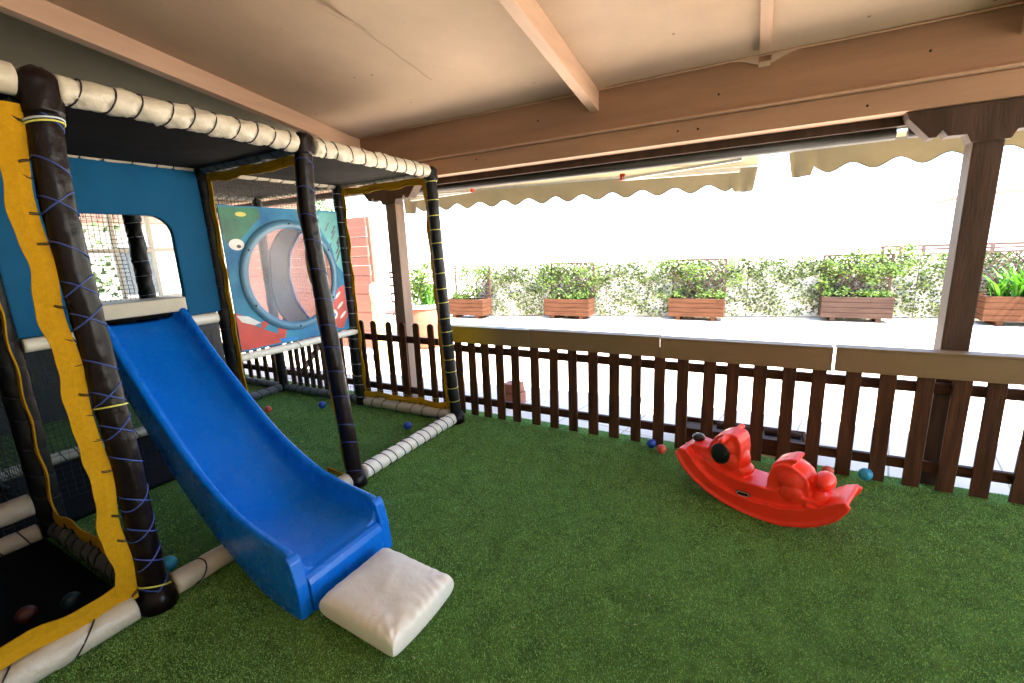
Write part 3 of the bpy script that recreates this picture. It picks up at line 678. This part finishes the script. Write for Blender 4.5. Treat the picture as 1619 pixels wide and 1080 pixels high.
for x in xs_:
    t=(x+3.56)/1.86; yn=1.19+(1.055-1.19)*t; yf=1.685+(1.605-1.685)*t
    zt,zf,zb=catm(top,x),catm(flo,x),catm(bot,x); wl=.022; xe=x
    if x>-1.71: zt-=.012
    zs=zb
    s=[(yn-.012,zs),(yn-.006,(zs+zt)/2),(yn-.003,zt-.02),(yn+.001,zt-.006),(yn+.010,zt),(yn+.028,zt-.001),(yn+.038,zt-.008),(yn+.043,zt-.022),(yn+.050,zf+.05),(yn+.062,zf+.018),(yn+.085,zf+.003),
       (yn+.17,zf-.002),((yn+yf)/2,zf-.004),(yf-.17,zf-.002),(yf-.085,zf+.003),(yf-.062,zf+.018),(yf-.050,zf+.05),(yf-.043,zt-.022),(yf-.038,zt-.008),(yf-.028,zt-.001),(yf-.010,zt),(yf-.001,zt-.006),(yf+.003,zt-.02),(yf+.006,(zs+zt)/2),(yf+.012,zs),
       (yf-.02,zs+.004),(yf-.03,zf-.03) if zf-.03>zs+.004 else (yf-.03,zs+.006),(yn+.03,zf-.03) if zf-.03>zs+.004 else (yn+.03,zs+.006),(yn+.02,zs+.004)]
    secs.append([(xe,a,b) for a,b in s])
ns=len(secs[0]); vs=[v for s in secs for v in s]; fs=[]
for i in range(len(secs)-1):
    for k in range(ns): k2=(k+1)%ns; fs.append((i*ns+k,i*ns+k2,(i+1)*ns+k2,(i+1)*ns+k))
fs.append(tuple(range(ns))); fs.append(tuple((len(secs)-1)*ns+k for k in reversed(range(ns))))
ob=MB().add(vs,fs).build('chute','slide_blue',SL,smooth=True)
# front lip below the run-out, between the two walls
yn,yf=1.055,1.605
lip=MB(); prof=[(-1.72,.182),(-1.69,.178),(-1.672,.165),(-1.662,.14),(-1.655,.004),(-1.72,.004)]
lip.prism([(a,b) for a,b in prof],'y',yn+.05,yf-.05)
lip.build('front_lip','slide_blue',SL,bevel=.003,smooth=False)
for ya,yb in ((yn-.012,yn+.046),(yf-.046,yf+.012)):
    MB().prism([(-1.73,.004),(-1.73,.296),(-1.712,.293),(-1.695,.27),(-1.672,.16),(-1.66,.004)],'y',ya,yb).build('side_end','slide_blue',SL,bevel=.007,segs=3,smooth=False)
for o_ in (ob,):
    md=o_.modifiers.new('ws','WEIGHTED_NORMAL')
SL.location.x-=.03
# landing cushion
LP=MB(); nx,ny=44,40; cx0,cx1,cy0,cy1=-1.632,-1.168,1.088,1.50
def cush(u,v,top):
    # superellipse pillow
    eu=1-abs(2*u-1)**12; ev=1-abs(2*v-1)**12; e=max(0,eu*ev)**.3
    hgt=.135+.012*math.sin(u*3+v*2)
    w_=.003*math.sin(u*7+v*3)*math.sin(v*5-u*2+1)+.004*math.exp(-((u-.5+.25*(v-.5))/.05)**2)*math.exp(-((v-.5)/.2)**2)
    edge=min(u,1-u,v,1-v)
    w_+=.006*math.exp(-edge*11)*math.sin((u if edge in(v,1-v) else v)*47+3*math.sin(u*9+v*7))*(.4+.6*u)
    rc_=math.hypot(1-u,v); an_=math.atan2(v,1-u+1e-6); w_+=.0045*math.sin(an_*11+rc_*6)*math.exp(-rc_/.22)*min(1,rc_/.05)
    rc_=math.hypot(1-u,1-v); an_=math.atan2(1-v,1-u+1e-6); w_+=.004*math.sin(an_*9)*math.exp(-rc_/.16)*min(1,rc_/.05)
    bul=.012*math.sin(PI*u)*math.sin(PI*v)
    z=.062+(.058+bul+w_)*e if top else .062-.056*e
    return z
vs=[];fs=[]
for tp in (1,0):
    for j in range(ny+1):
        for i in range(nx+1):
            u=i/nx; v=j/ny; uu=.5-.5*math.cos(PI*u); vv=.5-.5*math.cos(PI*v)
            in_x=.012*math.sin(PI*vv)**.5 if 0<vv<1 else 0
            x=cx0+(cx1-cx0)*uu; y=cy0+(cy1-cy0)*vv+.012*(uu-.5)*0
            if uu>.5: x+=.012*math.sin(PI*vv)
            y+=(-.03*uu) if vv<.5 else (-.03*uu)
            vs.append((x,y,max(.004,cush(uu,vv,tp))))
N1=(nx+1)*(ny+1)
for tp in (0,1):
    for j in range(ny):
        for i in range(nx):
            a=tp*N1+j*(nx+1)+i; f_=(a,a+1,a+nx+2,a+nx+1); fs.append(f_ if tp==0 else f_[::-1])
def rim(idx):
    for a,b in zip(idx[:-1],idx[1:]): fs.append((a,b,b+N1,a+N1))
rim([i for i in range(nx+1)]); rim([ny*(nx+1)+i for i in range(nx+1)][::-1]); rim([j*(nx+1) for j in range(ny+1)][::-1]); rim([j*(nx+1)+nx for j in range(ny+1)])
o=LP.add(vs,fs).build('landing_cushion','pad_white',smooth=True,sub=1)
tag(o,'flat off-white vinyl cushion lying at the foot of the blue slide','cushion')

# ------------------------------------------------------------------ rocking toy
def voxel(mb, name, m, parent, vox=.006, smooth=6):
    tmp=mb.build(name,m); 
    md=tmp.modifiers.new('r','REMESH'); md.mode='VOXEL'; md.voxel_size=vox; md.use_smooth_shade=True
    m2=tmp.modifiers.new('s','SMOOTH'); m2.factor=.5; m2.iterations=smooth
    dg=bpy.context.evaluated_depsgraph_get(); me=bpy.data.meshes.new_from_object(tmp.evaluated_get(dg))
    loc=tmp.location.copy(); bpy.data.objects.remove(tmp)
    me.transform(Matrix.Translation(loc))
    for p_ in me.polygons: p_.use_smooth=True
    o=bpy.data.objects.new(name,me); COL.objects.link(o); o.parent=parent
    return o
RK=bpy.data.objects.new('rocking_toy',None); COL.objects.link(RK)
tag(RK,'red plastic puppy-shaped rocker with black nose and ears beside the fence','rocking toy')
# local frame: x along the toy, y away from camera, z up
mb=MB()
def prof_slab(poly,y0,y1): mb.prism(poly,'y',y0,y1)
hullb=[(-.455,.255),(-.44,.225),(-.40,.165),(-.33,.105),(-.24,.055),(-.13,.018),(-.01,.0),(.10,.0),(.19,.016),(.29,.055),(.36,.10),(.42,.155),(.462,.225),(.468,.255)]
hullt=[(.455,.268),(.41,.245),(.355,.20),(.29,.155),(.18,.115),(.05,.095),(-.10,.095),(-.22,.13),(-.30,.185),(-.36,.255),(-.40,.29),(-.44,.285)]
prof_slab(hullb+hullt, -.135, .135)      # full-width rocker hull
for s in (-1,1): mb.tube([(x,s*.132,z) for x,z in hullb],.014,10)
prof_slab([(-.40,.20),(-.30,.10),(-.12,.03),(.10,.015),(.28,.07),(.40,.17),(.34,.20),(.28,.20),(.08,.185),(-.10,.185),(-.2,.21),(-.34,.26)],-.105,.105)   # tub
prof_slab([(-.13,.14),(-.12,.185),(0,.176),(.10,.188),(.14,.14)],-.10,.10)   # seat
# head and snout
prof_slab([(-.415,.20),(-.412,.262),(-.40,.30),(-.365,.322),(-.31,.315),(-.275,.318),(-.262,.36),(-.235,.408),(-.19,.44),(-.14,.452),(-.105,.445),(-.085,.41),(-.077,.35),(-.078,.29),(-.085,.245),(-.06,.225),(-.05,.185),(-.15,.12),(-.3,.14)],-.078,.078)
mb.ball((-.165,.0,.355),.09,22,sy=1.12,sz=1.0); mb.ball((-.15,0,.27),.10,22,sy=1.0); mb.ball((-.28,0,.235),.09,20,sy=1.15,sz=.9); mb.ball((-.35,0,.265),.066,18,sy=1.15)
mb.ball((-.19,-.075,.31),.07,16,sy=.35,sz=1.1); mb.ball((-.19,.075,.31),.07,16,sy=.35,sz=1.1)
mb.tube([(-.165,-.15,.427),(-.165,.15,.427)],.017,12); mb.ball((-.165,-.15,.427),.02,12); mb.ball((-.165,.15,.427),.02,12)
mb.ball((-.08,0,.215),.055,16,sy=1.5,sz=.6)
# rump / backrest, tail lobes, haunches
prof_slab([(.075,.12),(.075,.24),(.085,.29),(.105,.33),(.14,.355),(.17,.36),(.20,.352),(.235,.335),(.265,.31),(.285,.27),(.29,.2),(.28,.12)],-.085,.085)
mb.ball((.195,0,.262),.104,24,sy=1.08,sz=1.0); mb.ball((.165,0,.34),.05,16,sy=1.5,sz=.9); mb.ball((.335,0,.292),.052,18,sy=1.5); mb.ball((.325,0,.205),.05,16,sy=1.6)
mb.prism([(.085,.31),(.10,.345),(.135,.372),(.18,.396),(.212,.400),(.216,.385),(.19,.36),(.13,.335)],'y',-.07,.07)
for s in (-1,1): mb.ball((.205,s*.095,.20),.058,18,sy=.42); mb.ball((-.30,s*.10,.175),.03,14,sy=.6); mb.ball((.10,s*.125,.10),.02,12,sy=.5)
# foot rests at both runner ends
mb.bar((.33,-.13,.165),(.33,.13,.165),.10,.03); 
body=voxel(mb,'body','red_plastic',RK,.005,9)
nz=MB().ball((-.372,0,.338),.034,18,sx=1.15,sy=1.3,sz=.8); nb=nz.build('nose','black_plastic',RK,smooth=True)
for s in (-1,1):
    MB().ball((-.19,s*.098,.315),.062,24,sx=.92,sy=.22,sz=1.12).build('ear','black_plastic',RK,smooth=True)
# oval maker's plaque with small raised lettering on the near side
def plaque():
    P=[]; 
    for t in np.linspace(-PI/2,PI/2,9): P.append((.026+.0125*math.cos(t),.0125*math.sin(t)))
    for t in np.linspace(PI/2,3*PI/2,9): P.append((-.026+.0125*math.cos(t),.0125*math.sin(t)))
    def pl(sc,dy,m,nm,par=None):
        b=MB().prism([(x*sc if abs(x)<9 else x,z*sc) for x,z in P],'y',0,.003).build(nm,m)
        b.parent=RK; b.rotation_euler=(0,math.radians(-4),0); b.location=(-.027,-.1425-dy,.112); return b
    b0=pl(1.08,0,'cord_black','plaque'); b1=pl(.95,.0012,'plaque','plaque_face'); b2=pl(.78,.0022,'pad_brown','plaque_face')
    tx=bpy.data.curves.new('lettering','FONT'); tx.body='little tikes'; tx.size=.0125; tx.align_x='CENTER'; tx.align_y='CENTER'; tx.extrude=.0006
    to=bpy.data.objects.new('lettering_tmp',tx); COL.objects.link(to)
    dg=bpy.context.evaluated_depsgraph_get(); me=bpy.data.meshes.new_from_object(to.evaluated_get(dg)); bpy.data.objects.remove(to)
    me.materials.clear(); me.materials.append(M['print_white'])
    o=bpy.data.objects.new('lettering',me); COL.objects.link(o); o.parent=RK; o.rotation_euler=(PI/2,math.radians(-4),0); o.location=(-.027,-.1457,.112)
plaque()
RK.location=(.075,2.875,.003); RK.scale=(1,1,.97); RK.rotation_euler=(0,0,math.atan2(-.331,.943))

# ------------------------------------------------------------------ balls
def toyball(x,y,z,r,m,label):
    o=MB().ball((x,y,z+r),r,24).build('play_ball',m,smooth=True); tag(o,label,'ball',group='plastic pit balls')
toyball(-.655,3.40,.012,.036,'ball_blue','dark blue plastic ball by the fence left of the red rocker')
toyball(-.565,3.33,.012,.036,'ball_red','orange red plastic ball beside the dark blue one at the fence')
toyball(.70,3.46,.012,.040,'ball_cyan','light blue plastic ball between fence pickets right of the rocker')
toyball(.485,3.38,.03,.036,'ball_red','orange red plastic ball showing above the tail of the rocker')
toyball(-4.40,2.70,.012,.036,'ball_red','red plastic ball on the turf beyond the top half of the slide')
toyball(-3.97,3.02,.012,.038,'ball_blue','blue plastic ball on the turf under the printed sea panel')
toyball(-2.72,2.93,.012,.036,'ball_blue','blue plastic ball near the ground rail of the end bay')
toyball(-2.56,.93,.05,.038,'ball_cyan','light blue plastic ball wedged behind the brown corner post')
for x,y,m,l in [(-2.72,.60,'ball_shaded_blue','teal ball coloured for the shade of the bay next to the brown corner post'),(-2.80,.47,'ball_shaded_red','shade-coloured red ball in the bay behind the near ground rail'),
    (-4.0,.55,'ball_shaded_red','shade-coloured red ball by the inner black post at the left'),(-4.2,.50,'ball_shaded_blue','shade-coloured blue ball at the far left beside a red one')]:
    toyball(x,y,.035,.037,m,l)

# ------------------------------------------------------------------ awnings
def awning(label, x0,x1,yl,yr,zl,zr,px0,px1,arms,seed):
    A=thing('folding_awning',label,'awning',((x0+x1)/2,3.75,2.24))
    MB().tube([(px0,3.755,2.185),(px1,3.755,2.185)],.036,14).build('roller','grey_metal',A,smooth=True)
    rnd=random.Random(seed); n=60; vs=[];fs=[]; J=6
    for j in range(J+1):
        for i in range(n+1):
            t=i/n; x=x0+(x1-x0)*t; yf_=yl+(yr-yl)*t; zf=zl+(zr-zl)*t; s=j/J
            vs.append((x,3.79+(yf_-3.79)*s,2.20+(zf-2.20)*s+.006*math.sin(x*9+s*3)*math.sin(PI*s)))
    for j in range(J):
        for i in range(n): fs.append((j*(n+1)+i,j*(n+1)+i+1,(j+1)*(n+1)+i+1,(j+1)*(n+1)+i))
    MB().add(vs,fs).build('cloth','awning',A,smooth=True)
    vs=[];fs=[]; n=160; J=6
    for j in range(J+1):
        for i in range(n+1):
            t=i/n; x=x0+(x1-x0)*t; yf_=yl+(yr-yl)*t; zf=zl+(zr-zl)*t
            dep=.145+.028*math.cos((x-x0)/.27*2*PI)
            if t<.05 or t>.95: dep=.185
            e=min(1,min(t,1-t)/.08)
            s=j/J; z=zf-.012-dep*s
            vs.append((x+ (1-e)*s*.03*(1 if t<.5 else -1),yf_+.012+.012*math.sin((x-x0)*11+seed)*s+(1-e)*s*.05*math.sin(x*40),z))
    for j in range(J):
        for i in range(n): fs.append((j*(n+1)+i,j*(n+1)+i+1,(j+1)*(n+1)+i+1,(j+1)*(n+1)+i))
    V_=MB().add(vs,fs).build('valance','awning',A,smooth=True)
    sb=[vs[J*(n+1)+i] for i in range(n+1)]; MB().tube(sb,.003,4).build('piping','grey_metal',V_)
    MB().tube([(x0,yl,zl),(x1,yr,zr)],.014,8).build('front_bar','white_metal',A,smooth=True)
    for (e,a,b) in arms:
        MB().bar(e,a,.03,.022).build('arm','white_metal',A,bevel=.003); MB().bar(e,b,.045,.03).build('arm','white_metal',A,bevel=.003)
        MB().box((e[0]-.02,e[1]-.02,e[2]-.015),(e[0]+.02,e[1]+.02,e[2]+.04)).build('arm_joint','print_red',A,bevel=.004)
    return A
awning('long beige scalloped awning under the beam, left of the gap',-3.52,-.05,4.04,4.34,2.205,2.165,-3.6,.69,
   [((-2.58,4.0,2.165),(-3.3,3.86,2.17),(-3.35,3.98,2.14)),((-1.06,4.0,2.125),(-.15,3.84,2.15),(-.18,4.22,2.125))],2)
awning('short beige scalloped awning partly behind the right veranda post',.15,3.3,4.28,4.22,2.235,2.25,.75,3.4,[((2.3,4.0,2.2),(1.9,3.8,2.2),(3.0,4.15,2.18))],4)

# ------------------------------------------------------------------ garden beyond
def leaves(name, m, parent, fn, n, size, seed, up=.3, long=1.):
    r=np.random.RandomState(seed); vs=[];fs=[]
    for i in range(n):
        p=fn(r); s=size*r.uniform(.6,1.3); a=r.uniform(0,2*PI); d=Vector((math.cos(a),math.sin(a)*.8,r.uniform(-.6,.8)+up)).normalized()
        b=d.cross(Vector((r.normal(),r.normal(),r.normal()))).normalized()*s*.34
        L0=d*s*long; nn=d.cross(b).normalized()*s*.1; q=Vector(p); k=len(vs)
        vs+=[q,q+L0*.45+b+nn,q+L0,q+L0*.45-b+nn]; fs+=[(k,k+1,k+2),(k,k+2,k+3)]
    return MB().add(vs,fs).build(name,m,parent)
ivx0,ivy0,ivx1,ivy1=-5.75,9.32,5.4,11.55
def ivp(t): return ivx0+(ivx1-ivx0)*t, ivy0+(ivy1-ivy0)*t
dirv=Vector((ivx1-ivx0,ivy1-ivy0,0)).normalized(); nrm=Vector((-dirv.y,dirv.x,0)); ang=math.atan2(dirv.y,dirv.x)
W=MB(); a=Vector((ivx0-.3,ivy0-.06,0))+nrm*.10; b=Vector((ivx1,ivy1,0))+nrm*.10
W.add([(*a.xy,-.02),(*b.xy,-.02),(*(b+nrm*.1).xy,-.02),(*(a+nrm*.1).xy,-.02),(*a.xy,1.10),(*b.xy,1.10),(*(b+nrm*.1).xy,1.10),(*(a+nrm*.1).xy,1.10)],[(0,3,2,1),(4,5,6,7),(0,1,5,4),(1,2,6,5),(2,3,7,6),(3,0,4,7)])
tag(W.build('garden_wall','wall_white'),'low white parapet wall behind the leafy ivy screen','wall')
IV=thing('ivy_screen','long waist-high screen of small ivy leaves behind the planters','ivy screen',(0,10.4,0))
def ivf(r):
    while True:
        t=r.rand(); z=r.uniform(.02,1.16); L_=t*11.4
        dn=.5+.25*math.sin(L_*5.1+3*math.sin(z*4))+.25*math.sin(L_*11.7+z*9+2*math.sin(L_*2.3))
        if r.rand() < .25+.75*dn: break
    x,y=ivp(t); q=Vector((x,y,0))+nrm*r.uniform(-.09,.05); return (q.x,q.y,z)
def ivtop(r):
    t=r.rand(); x,y=ivp(t); q=Vector((x,y,0))+nrm*r.uniform(-.06,.05); z=r.uniform(.78,1.19); return (q.x,q.y,z)
leaves('foliage','ivy_dark',IV,ivf,9000,.058,3,0); leaves('foliage','ivy_pale',IV,ivf,9000,.062,4,0); leaves('foliage','leaf_a',IV,ivtop,5200,.055,5,0)
mb=MB(); p0=Vector((*ivp(0),1.17)); p1=Vector((*ivp(1),1.17)); mb.tube([p0,p1],.008,5)
for k in range(9): q=Vector((*ivp(k/8),0)); mb.tube([q,q+Vector((0,0,1.18))],.008,5)
mb.build('wire_frame','trellis',IV)
# planters
def planter(x,y,L_,h,wood,label,tlabel,trel=True,dep=.38):
    P=thing('planter_box',label,'planter',(x,y,0),'wooden planters in front of the ivy screen')
    mb=MB(); ns=4; hh=(h-.05)/ns
    for k in range(ns):
        z0=.05+k*hh+.003; z1=.05+(k+1)*hh-.003; i=.002*k
        mb.box((x-L_/2,y-dep/2,z0),(x+L_/2,y-dep/2+.022,z1)); mb.box((x-L_/2,y+dep/2-.022,z0),(x+L_/2,y+dep/2,z1))
        mb.box((x-L_/2,y-dep/2+.024,z0),(x-L_/2+.022,y+dep/2-.024,z1)); mb.box((x+L_/2-.022,y-dep/2+.024,z0),(x+L_/2,y+dep/2-.024,z1))
    mb.build('slatted_box',wood,P,bevel=.003,segs=1)
    MB().box((x-L_/2+.03,y-dep/2+.03,.07),(x+L_/2-.03,y+dep/2-.03,h-.03)).build('soil','soil',P)
    for s in (-1,1): MB().box((x+s*L_*.32-.04,y-dep/2+.02,-.03),(x+s*L_*.32+.04,y+dep/2-.02,.049)).build('foot',wood,P)
    if trel:
        yb=y+dep/2+.03; mb=MB(); zt=1.17; z0=.05
        for s in (-1,1): mb.box((x+s*(L_/2-.02)-.02,yb-.018,z0),(x+s*(L_/2-.02)+.02,yb+.018,zt))
        for z in (zt+.018,h+.04): mb.box((x-L_/2,yb-.017,z-.016),(x+L_/2,yb+.017,z+.016))
        ww=L_-.08; hz=zt-h-.06; zb=h+.06; st=.16; k=-hz
        while k<ww:
            for sg in (0,1):
                a0=max(k,0); a1=min(k+hz,ww)
                if a1>a0:
                    za=a0-k; zc=a1-k
                    if sg: A_=(x+ww/2-a0,za); B_=(x+ww/2-a1,zc)
                    else: A_=(x-ww/2+a0,za); B_=(x-ww/2+a1,zc)
                    mb.bar((A_[0],yb+.006*(sg*2-1),zb+A_[1]),(B_[0],yb+.006*(sg*2-1),zb+B_[1]),.008,.018)
            k+=st
        mb.build('trellis','trellis',P)
    return P
def ivyplant(x,y,L_,h,label,n,seed,spread=1.,mats=('leaf_a','leaf_b'),top=1.25,bright=False,side=0):
    T=thing('climbing_plant',label,'plant',(x,y,h-.03),'climbing plants in the wooden planters')
    def fn(r):
        c=clumps[r.randint(len(clumps))]; return (c[0]+r.normal()*c[3],c[1]+r.normal()*.07,max(h-.02,c[2]+r.normal()*c[3]*.8))
    rr=np.random.RandomState(seed); clumps=[]
    for k in range(34):
        zz=h+.02+(top-h)*rr.rand()**1.3; clumps.append((x+side*(zz-h)*.7+rr.uniform(-.5,.5)*L_*spread,y+rr.uniform(-.05,.2),zz,rr.uniform(.04,.09)))
    for k in range(8): clumps.append((x+rr.uniform(-.48,.48)*L_,y-.02,h+.04,.04))
    mb=MB()
    for c in clumps[:14]:
        bx=x+rr.uniform(-.3,.3)*L_; mb.tube([(bx,y,h-.04),((bx+c[0])/2+rr.normal()*.03,y+.05,(h+c[2])/2),(c[0],c[1],c[2])],[.007,.005,.003],5)
    mb.build('stem','trellis',T)
    leaves('foliage',mats[0],T,fn,int(n*.6),.055,seed); leaves('foliage',mats[1],T,fn,int(n*.4),.05,seed+50)
for (x,y,L_,h,wd,lab,pl,sp,top,sd_,tr,sidev) in [
    (-6.08,9.02,1.02,.43,'planter_wood','leftmost brown slatted planter with trellis, half hidden by the black post','loose pale climber on the leftmost trellis planter',.8,1.2,21,True,.25),
    (-3.70,9.50,1.05,.42,'planter_wood','brown slatted planter with trellis, second from the left','yellow-green climber covering the second trellis from the left',1.25,1.18,22,True,0),
    (-1.08,9.95,1.05,.42,'planter_wood','reddish brown slatted planter in the middle of the row','sprawling climber spilling over both sides of the middle planter',1.6,1.18,23,True,0),
    (1.63,10.45,1.08,.44,'planter_grey','weathered grey brown planter left of the right veranda post','dense tall climber left of the right veranda post',1.2,1.27,24,True,.35)]:
    planter(x,y,L_,h,wd,lab,'',tr); ivyplant(x,y,L_,h,pl,1500 if sd_!=24 else 2600,sd_,sp,top=top,side=sidev)
planter(4.0,10.62,1.25,.47,'planter_wood','large brown planter at the right edge holding broad bright green leaves','',True,.5)
T=thing('broad_leaf_plant','bright green long-leaved plant in the planter at the right edge','plant',(4.0,10.6,.44))
def longleaf(mb,base,ang_,ln,lean,wd):
    d=Vector((math.cos(ang_),math.sin(ang_),0)); s=d.cross(Vector((0,0,1))); L_=[];k=len(mb.v); m=6
    vs=[]
    for i in range(m+1):
        t=i/m; p=Vector(base)+d*ln*lean*t**1.5+Vector((0,0,ln*(t-.35*lean*t*t))); w_=wd*math.sin(PI*min(.98,t*.9+.1))
        vs+=[p-s*w_,p+s*w_]
    mb.add(vs,[(2*i,2*i+1,2*i+3,2*i+2) for i in range(m)])
mb=MB(); rr=np.random.RandomState(9)
for k in range(130): longleaf(mb,(4.0+rr.uniform(-.45,.55),10.6+rr.uniform(-.15,.15),.42),rr.uniform(0,2*PI),rr.uniform(.3,.75),rr.uniform(.2,.9),rr.uniform(.02,.035))
mb.build('foliage','leaf_bright',T,smooth=True)
# barrel pot with leafy plant behind left of the frame corner
BP=thing('barrel_pot','pinkish terracotta barrel pot seen between the left post and the frame corner','pot',(-4.93,6.0,0))
MB().tube([(-4.93,6,0),(-4.93,6,.1),(-4.93,6,.35),(-4.93,6,.62),(-4.93,6,.66)],[.20,.235,.27,.26,.25],28).build('pot_body','terracotta',BP,smooth=True)
MB().tube([(-4.93,6,.655),(-4.93,6,.70)],[.275,.275],28).build('rim','wall_white',BP,smooth=True,bevel=.003)
T=thing('leafy_plant','leafy green plant with long blades growing from the barrel pot','plant',(-4.93,6,.68))
mb=MB(); rr=np.random.RandomState(12)
for k in range(34): longleaf(mb,(-4.88+rr.uniform(-.12,.16),6+rr.uniform(-.1,.1),.66),rr.uniform(0,2*PI),rr.uniform(.25,.5),rr.uniform(.2,.7),rr.uniform(.015,.028))
mb.build('blade_leaves','leaf_bright',T,smooth=True)
leaves('foliage','leaf_a',T,lambda r:(-5.0+r.normal()*.12,6+r.normal()*.1,1.05+r.normal()*.20),700,.06,31); leaves('foliage','leaf_b',T,lambda r:(-5.02+r.normal()*.13,6+r.normal()*.1,1.0+r.normal()*.2),420,.055,32)
# terracotta boarded wall
TW=thing('boarded_wall','tall salmon red boarded screen seen through the frame','screen',(-7.5,5.5,0))
mb=MB(); z=.0; k=0
while z<2.15:
    mb.box((-9.6,5.5+.004*(k%2),z),(-5.62,5.53+.004*(k%2),z+.153)); z+=.155; k+=1
mb.build('boards','pink_board',TW,bevel=.003,segs=1)
mbp=MB()
for x in (-5.60,-6.9,-8.2,-9.6): mbp.box((x-.03,5.54,-.02),(x+.03,5.60,2.17))
mbp.build('uprights','roof_tile',TW)
# pale yellow spotted column
YC_=thing('yellow_column','pale yellow rounded toy column with faint spots behind the fence','column',(-5.0,5.0,0))
MB().tube([(-5.0,5,-.02),(-5.0,5,.5),(-5.02,5,.9),(-5.05,5,1.05),(-5.05,5,1.13),(-5.05,5,1.16)],[.14,.11,.085,.08,.06,.01],20).build('body','pale_yellow',YC_,smooth=True)
sp=MB()
for (dz,dx) in ((.6,.02),(.74,-.04),(.86,-.02),(.98,-.05),(.68,.06)): sp.ball((-5.02+dx,4.91,dz),.018,10,sy=.4)
sp.build('spots','board',YC_,smooth=True)
# outdoor chair
CH=thing('garden_chair','brown metal garden chair beside the salmon screen','chair',(-6.2,6.6,0))
c=(-6.2,6.6)
for sx in (-.24,.24):
    for sy in (-.22,.22): MB().tube([(c[0]+sx,c[1]+sy,-.02),(c[0]+sx,c[1]+sy,1.22 if sy>0 else .66)],.014,8).build('leg','trellis',CH)
    MB().tube([(c[0]+sx,c[1]-.22,.66),(c[0]+sx,c[1]+.2,.68)],.016,8).build('armrest','trellis',CH)
MB().box((c[0]-.25,c[1]-.23,.43),(c[0]+.25,c[1]+.22,.46)).build('seat','trellis',CH,bevel=.005)
mb=MB()
for z in (.62,.78,.94,1.10,1.20): mb.box((c[0]-.22,c[1]+.21,z-.02),(c[0]+.22,c[1]+.225,z+.02))
mb.build('backrest','trellis',CH)
# pergola / railing at the right
PG=thing('timber_railing','brown timber frame rising behind the ivy screen at right','timber frame',(3.6,13,0))
mb=MB(); mb.box((2.35,12.97,1.24),(6.5,13.03,1.285)); mb.box((2.35,12.4,1.19),(6.5,12.46,1.225)); 
mb.build('top_rail','trellis',PG)
for x in (2.42,2.74,3.12,3.6,4.2,5.0,5.8): MB().box((x-.03,12.97,-.02),(x+.03,13.03,1.238)).build('post','trellis',PG)
MB().box((2.38,12.47,1.195),(2.44,12.965,1.222)).box((3.58,12.47,1.195),(3.64,12.965,1.222)).build('cross_bar','trellis',PG)
# far white building, right
B=thing('white_building','overexposed white building with a thin dark eaves line at far right','building',(16,27,0))
MB().box((7.6,25,-.02),(24,31,2.85)).build('wall','wall_white',B); 
mb=MB().box((7.4,24.6,2.852),(24.3,31,2.93)); mb.build('roof','roof_tile',B)
# house beyond the glazed wall, left
H=thing('neighbour_house','pale house with brown roof seen through the window wall','house',(-12.5,6.5,0))
MB().box((-14.5,3.6,-.02),(-11.0,9.5,2.35)).build('wall','wall_cream',H)
MB().prism([(3.2,2.352),(9.9,2.352),(6.55,3.7)],'x',-14.8,-10.7).build('roof','roof_tile',H)
for y in (4.2,5.3,6.4): 
    f_=MB().box((-10.998,y,.9),(-10.95,y+.7,1.95)).build('window','white_metal',H); MB().box((-10.949,y+.06,.96),(-10.945,y+.64,1.89)).build('pane','window_dark',f_)
HG=thing('hedge_bush','dark green bush seen through the netting and window wall','bush',(-8.6,2.6,0))
leaves('foliage','leaf_b',HG,lambda r:(-8.6+r.normal()*.4,2.2+r.uniform(-2.6,.9),abs(r.normal())*.7+.2),5200,.10,41); leaves('foliage','leaf_a',HG,lambda r:(-8.5+r.normal()*.4,2.2+r.uniform(-2.6,.9),abs(r.normal())*.7+.2),2600,.09,42)
mb=MB()
for k in range(6): mb.tube([(-8.6,-.3+k*.6,-.02),(-8.6+random.uniform(-.1,.1),-.3+k*.6,.9)],[.03,.015],6)
mb.build('stem','trellis',HG)
# tree beyond the fence left (yellow-green light foliage through the upper net)
TR=thing('tree','light green tree behind the salmon screen','tree',(-11.6,8.5,0))
MB().tube([(-11.6,8.5,-.02),(-11.55,8.5,1.2),(-11.7,8.55,2.2),(-11.6,8.5,3.0)],[.12,.09,.06,.03],8).build('trunk','trellis',TR,smooth=True)
leaves('crown','leaf_a',TR,lambda r:(-11.6+r.normal()*.7,8.5+r.normal()*.6,2.7+r.normal()*.45),3200,.10,51)
# brick box and trough just outside the fence
o=MB().box((-2.30,3.92,-.03),(-2.10,4.10,.10)).box((-2.29,3.93,.106),(-2.11,4.09,.20)).build('terracotta_pot','terracotta',bevel=.01)
tag(o,'small square terracotta pot behind the left end of the fence','pot')
TG=thing('log_trough','low dark timber trough lying behind the fence near the rocker','trough',(-.15,3.82,-.02))
mb=MB()
for k in range(2): mb.box((-.48,3.70+.002*k,-.028+.07*k),(.40,3.724+.002*k,.037+.07*k)); mb.box((-.48,3.92,-.028+.07*k),(.40,3.944,.037+.07*k))
mb.box((-.48,3.726,-.028),(-.458,3.918,.105)); mb.box((.378,3.726,-.028),(.40,3.918,.105))
mb.build('boards','planter_wood',TG,bevel=.003)
MB().box((-.456,3.727,-.02),(.376,3.917,.075)).build('soil','soil',TG)
for x0_,x1_ in ((-.22,.02),(.12,.36)): MB().tube([(x0_,3.80,.115),((x0_+x1_)/2,3.81,.122),(x1_,3.80,.115)],[.028,.034,.026],10).build('log','planter_grey',TG,smooth=True)
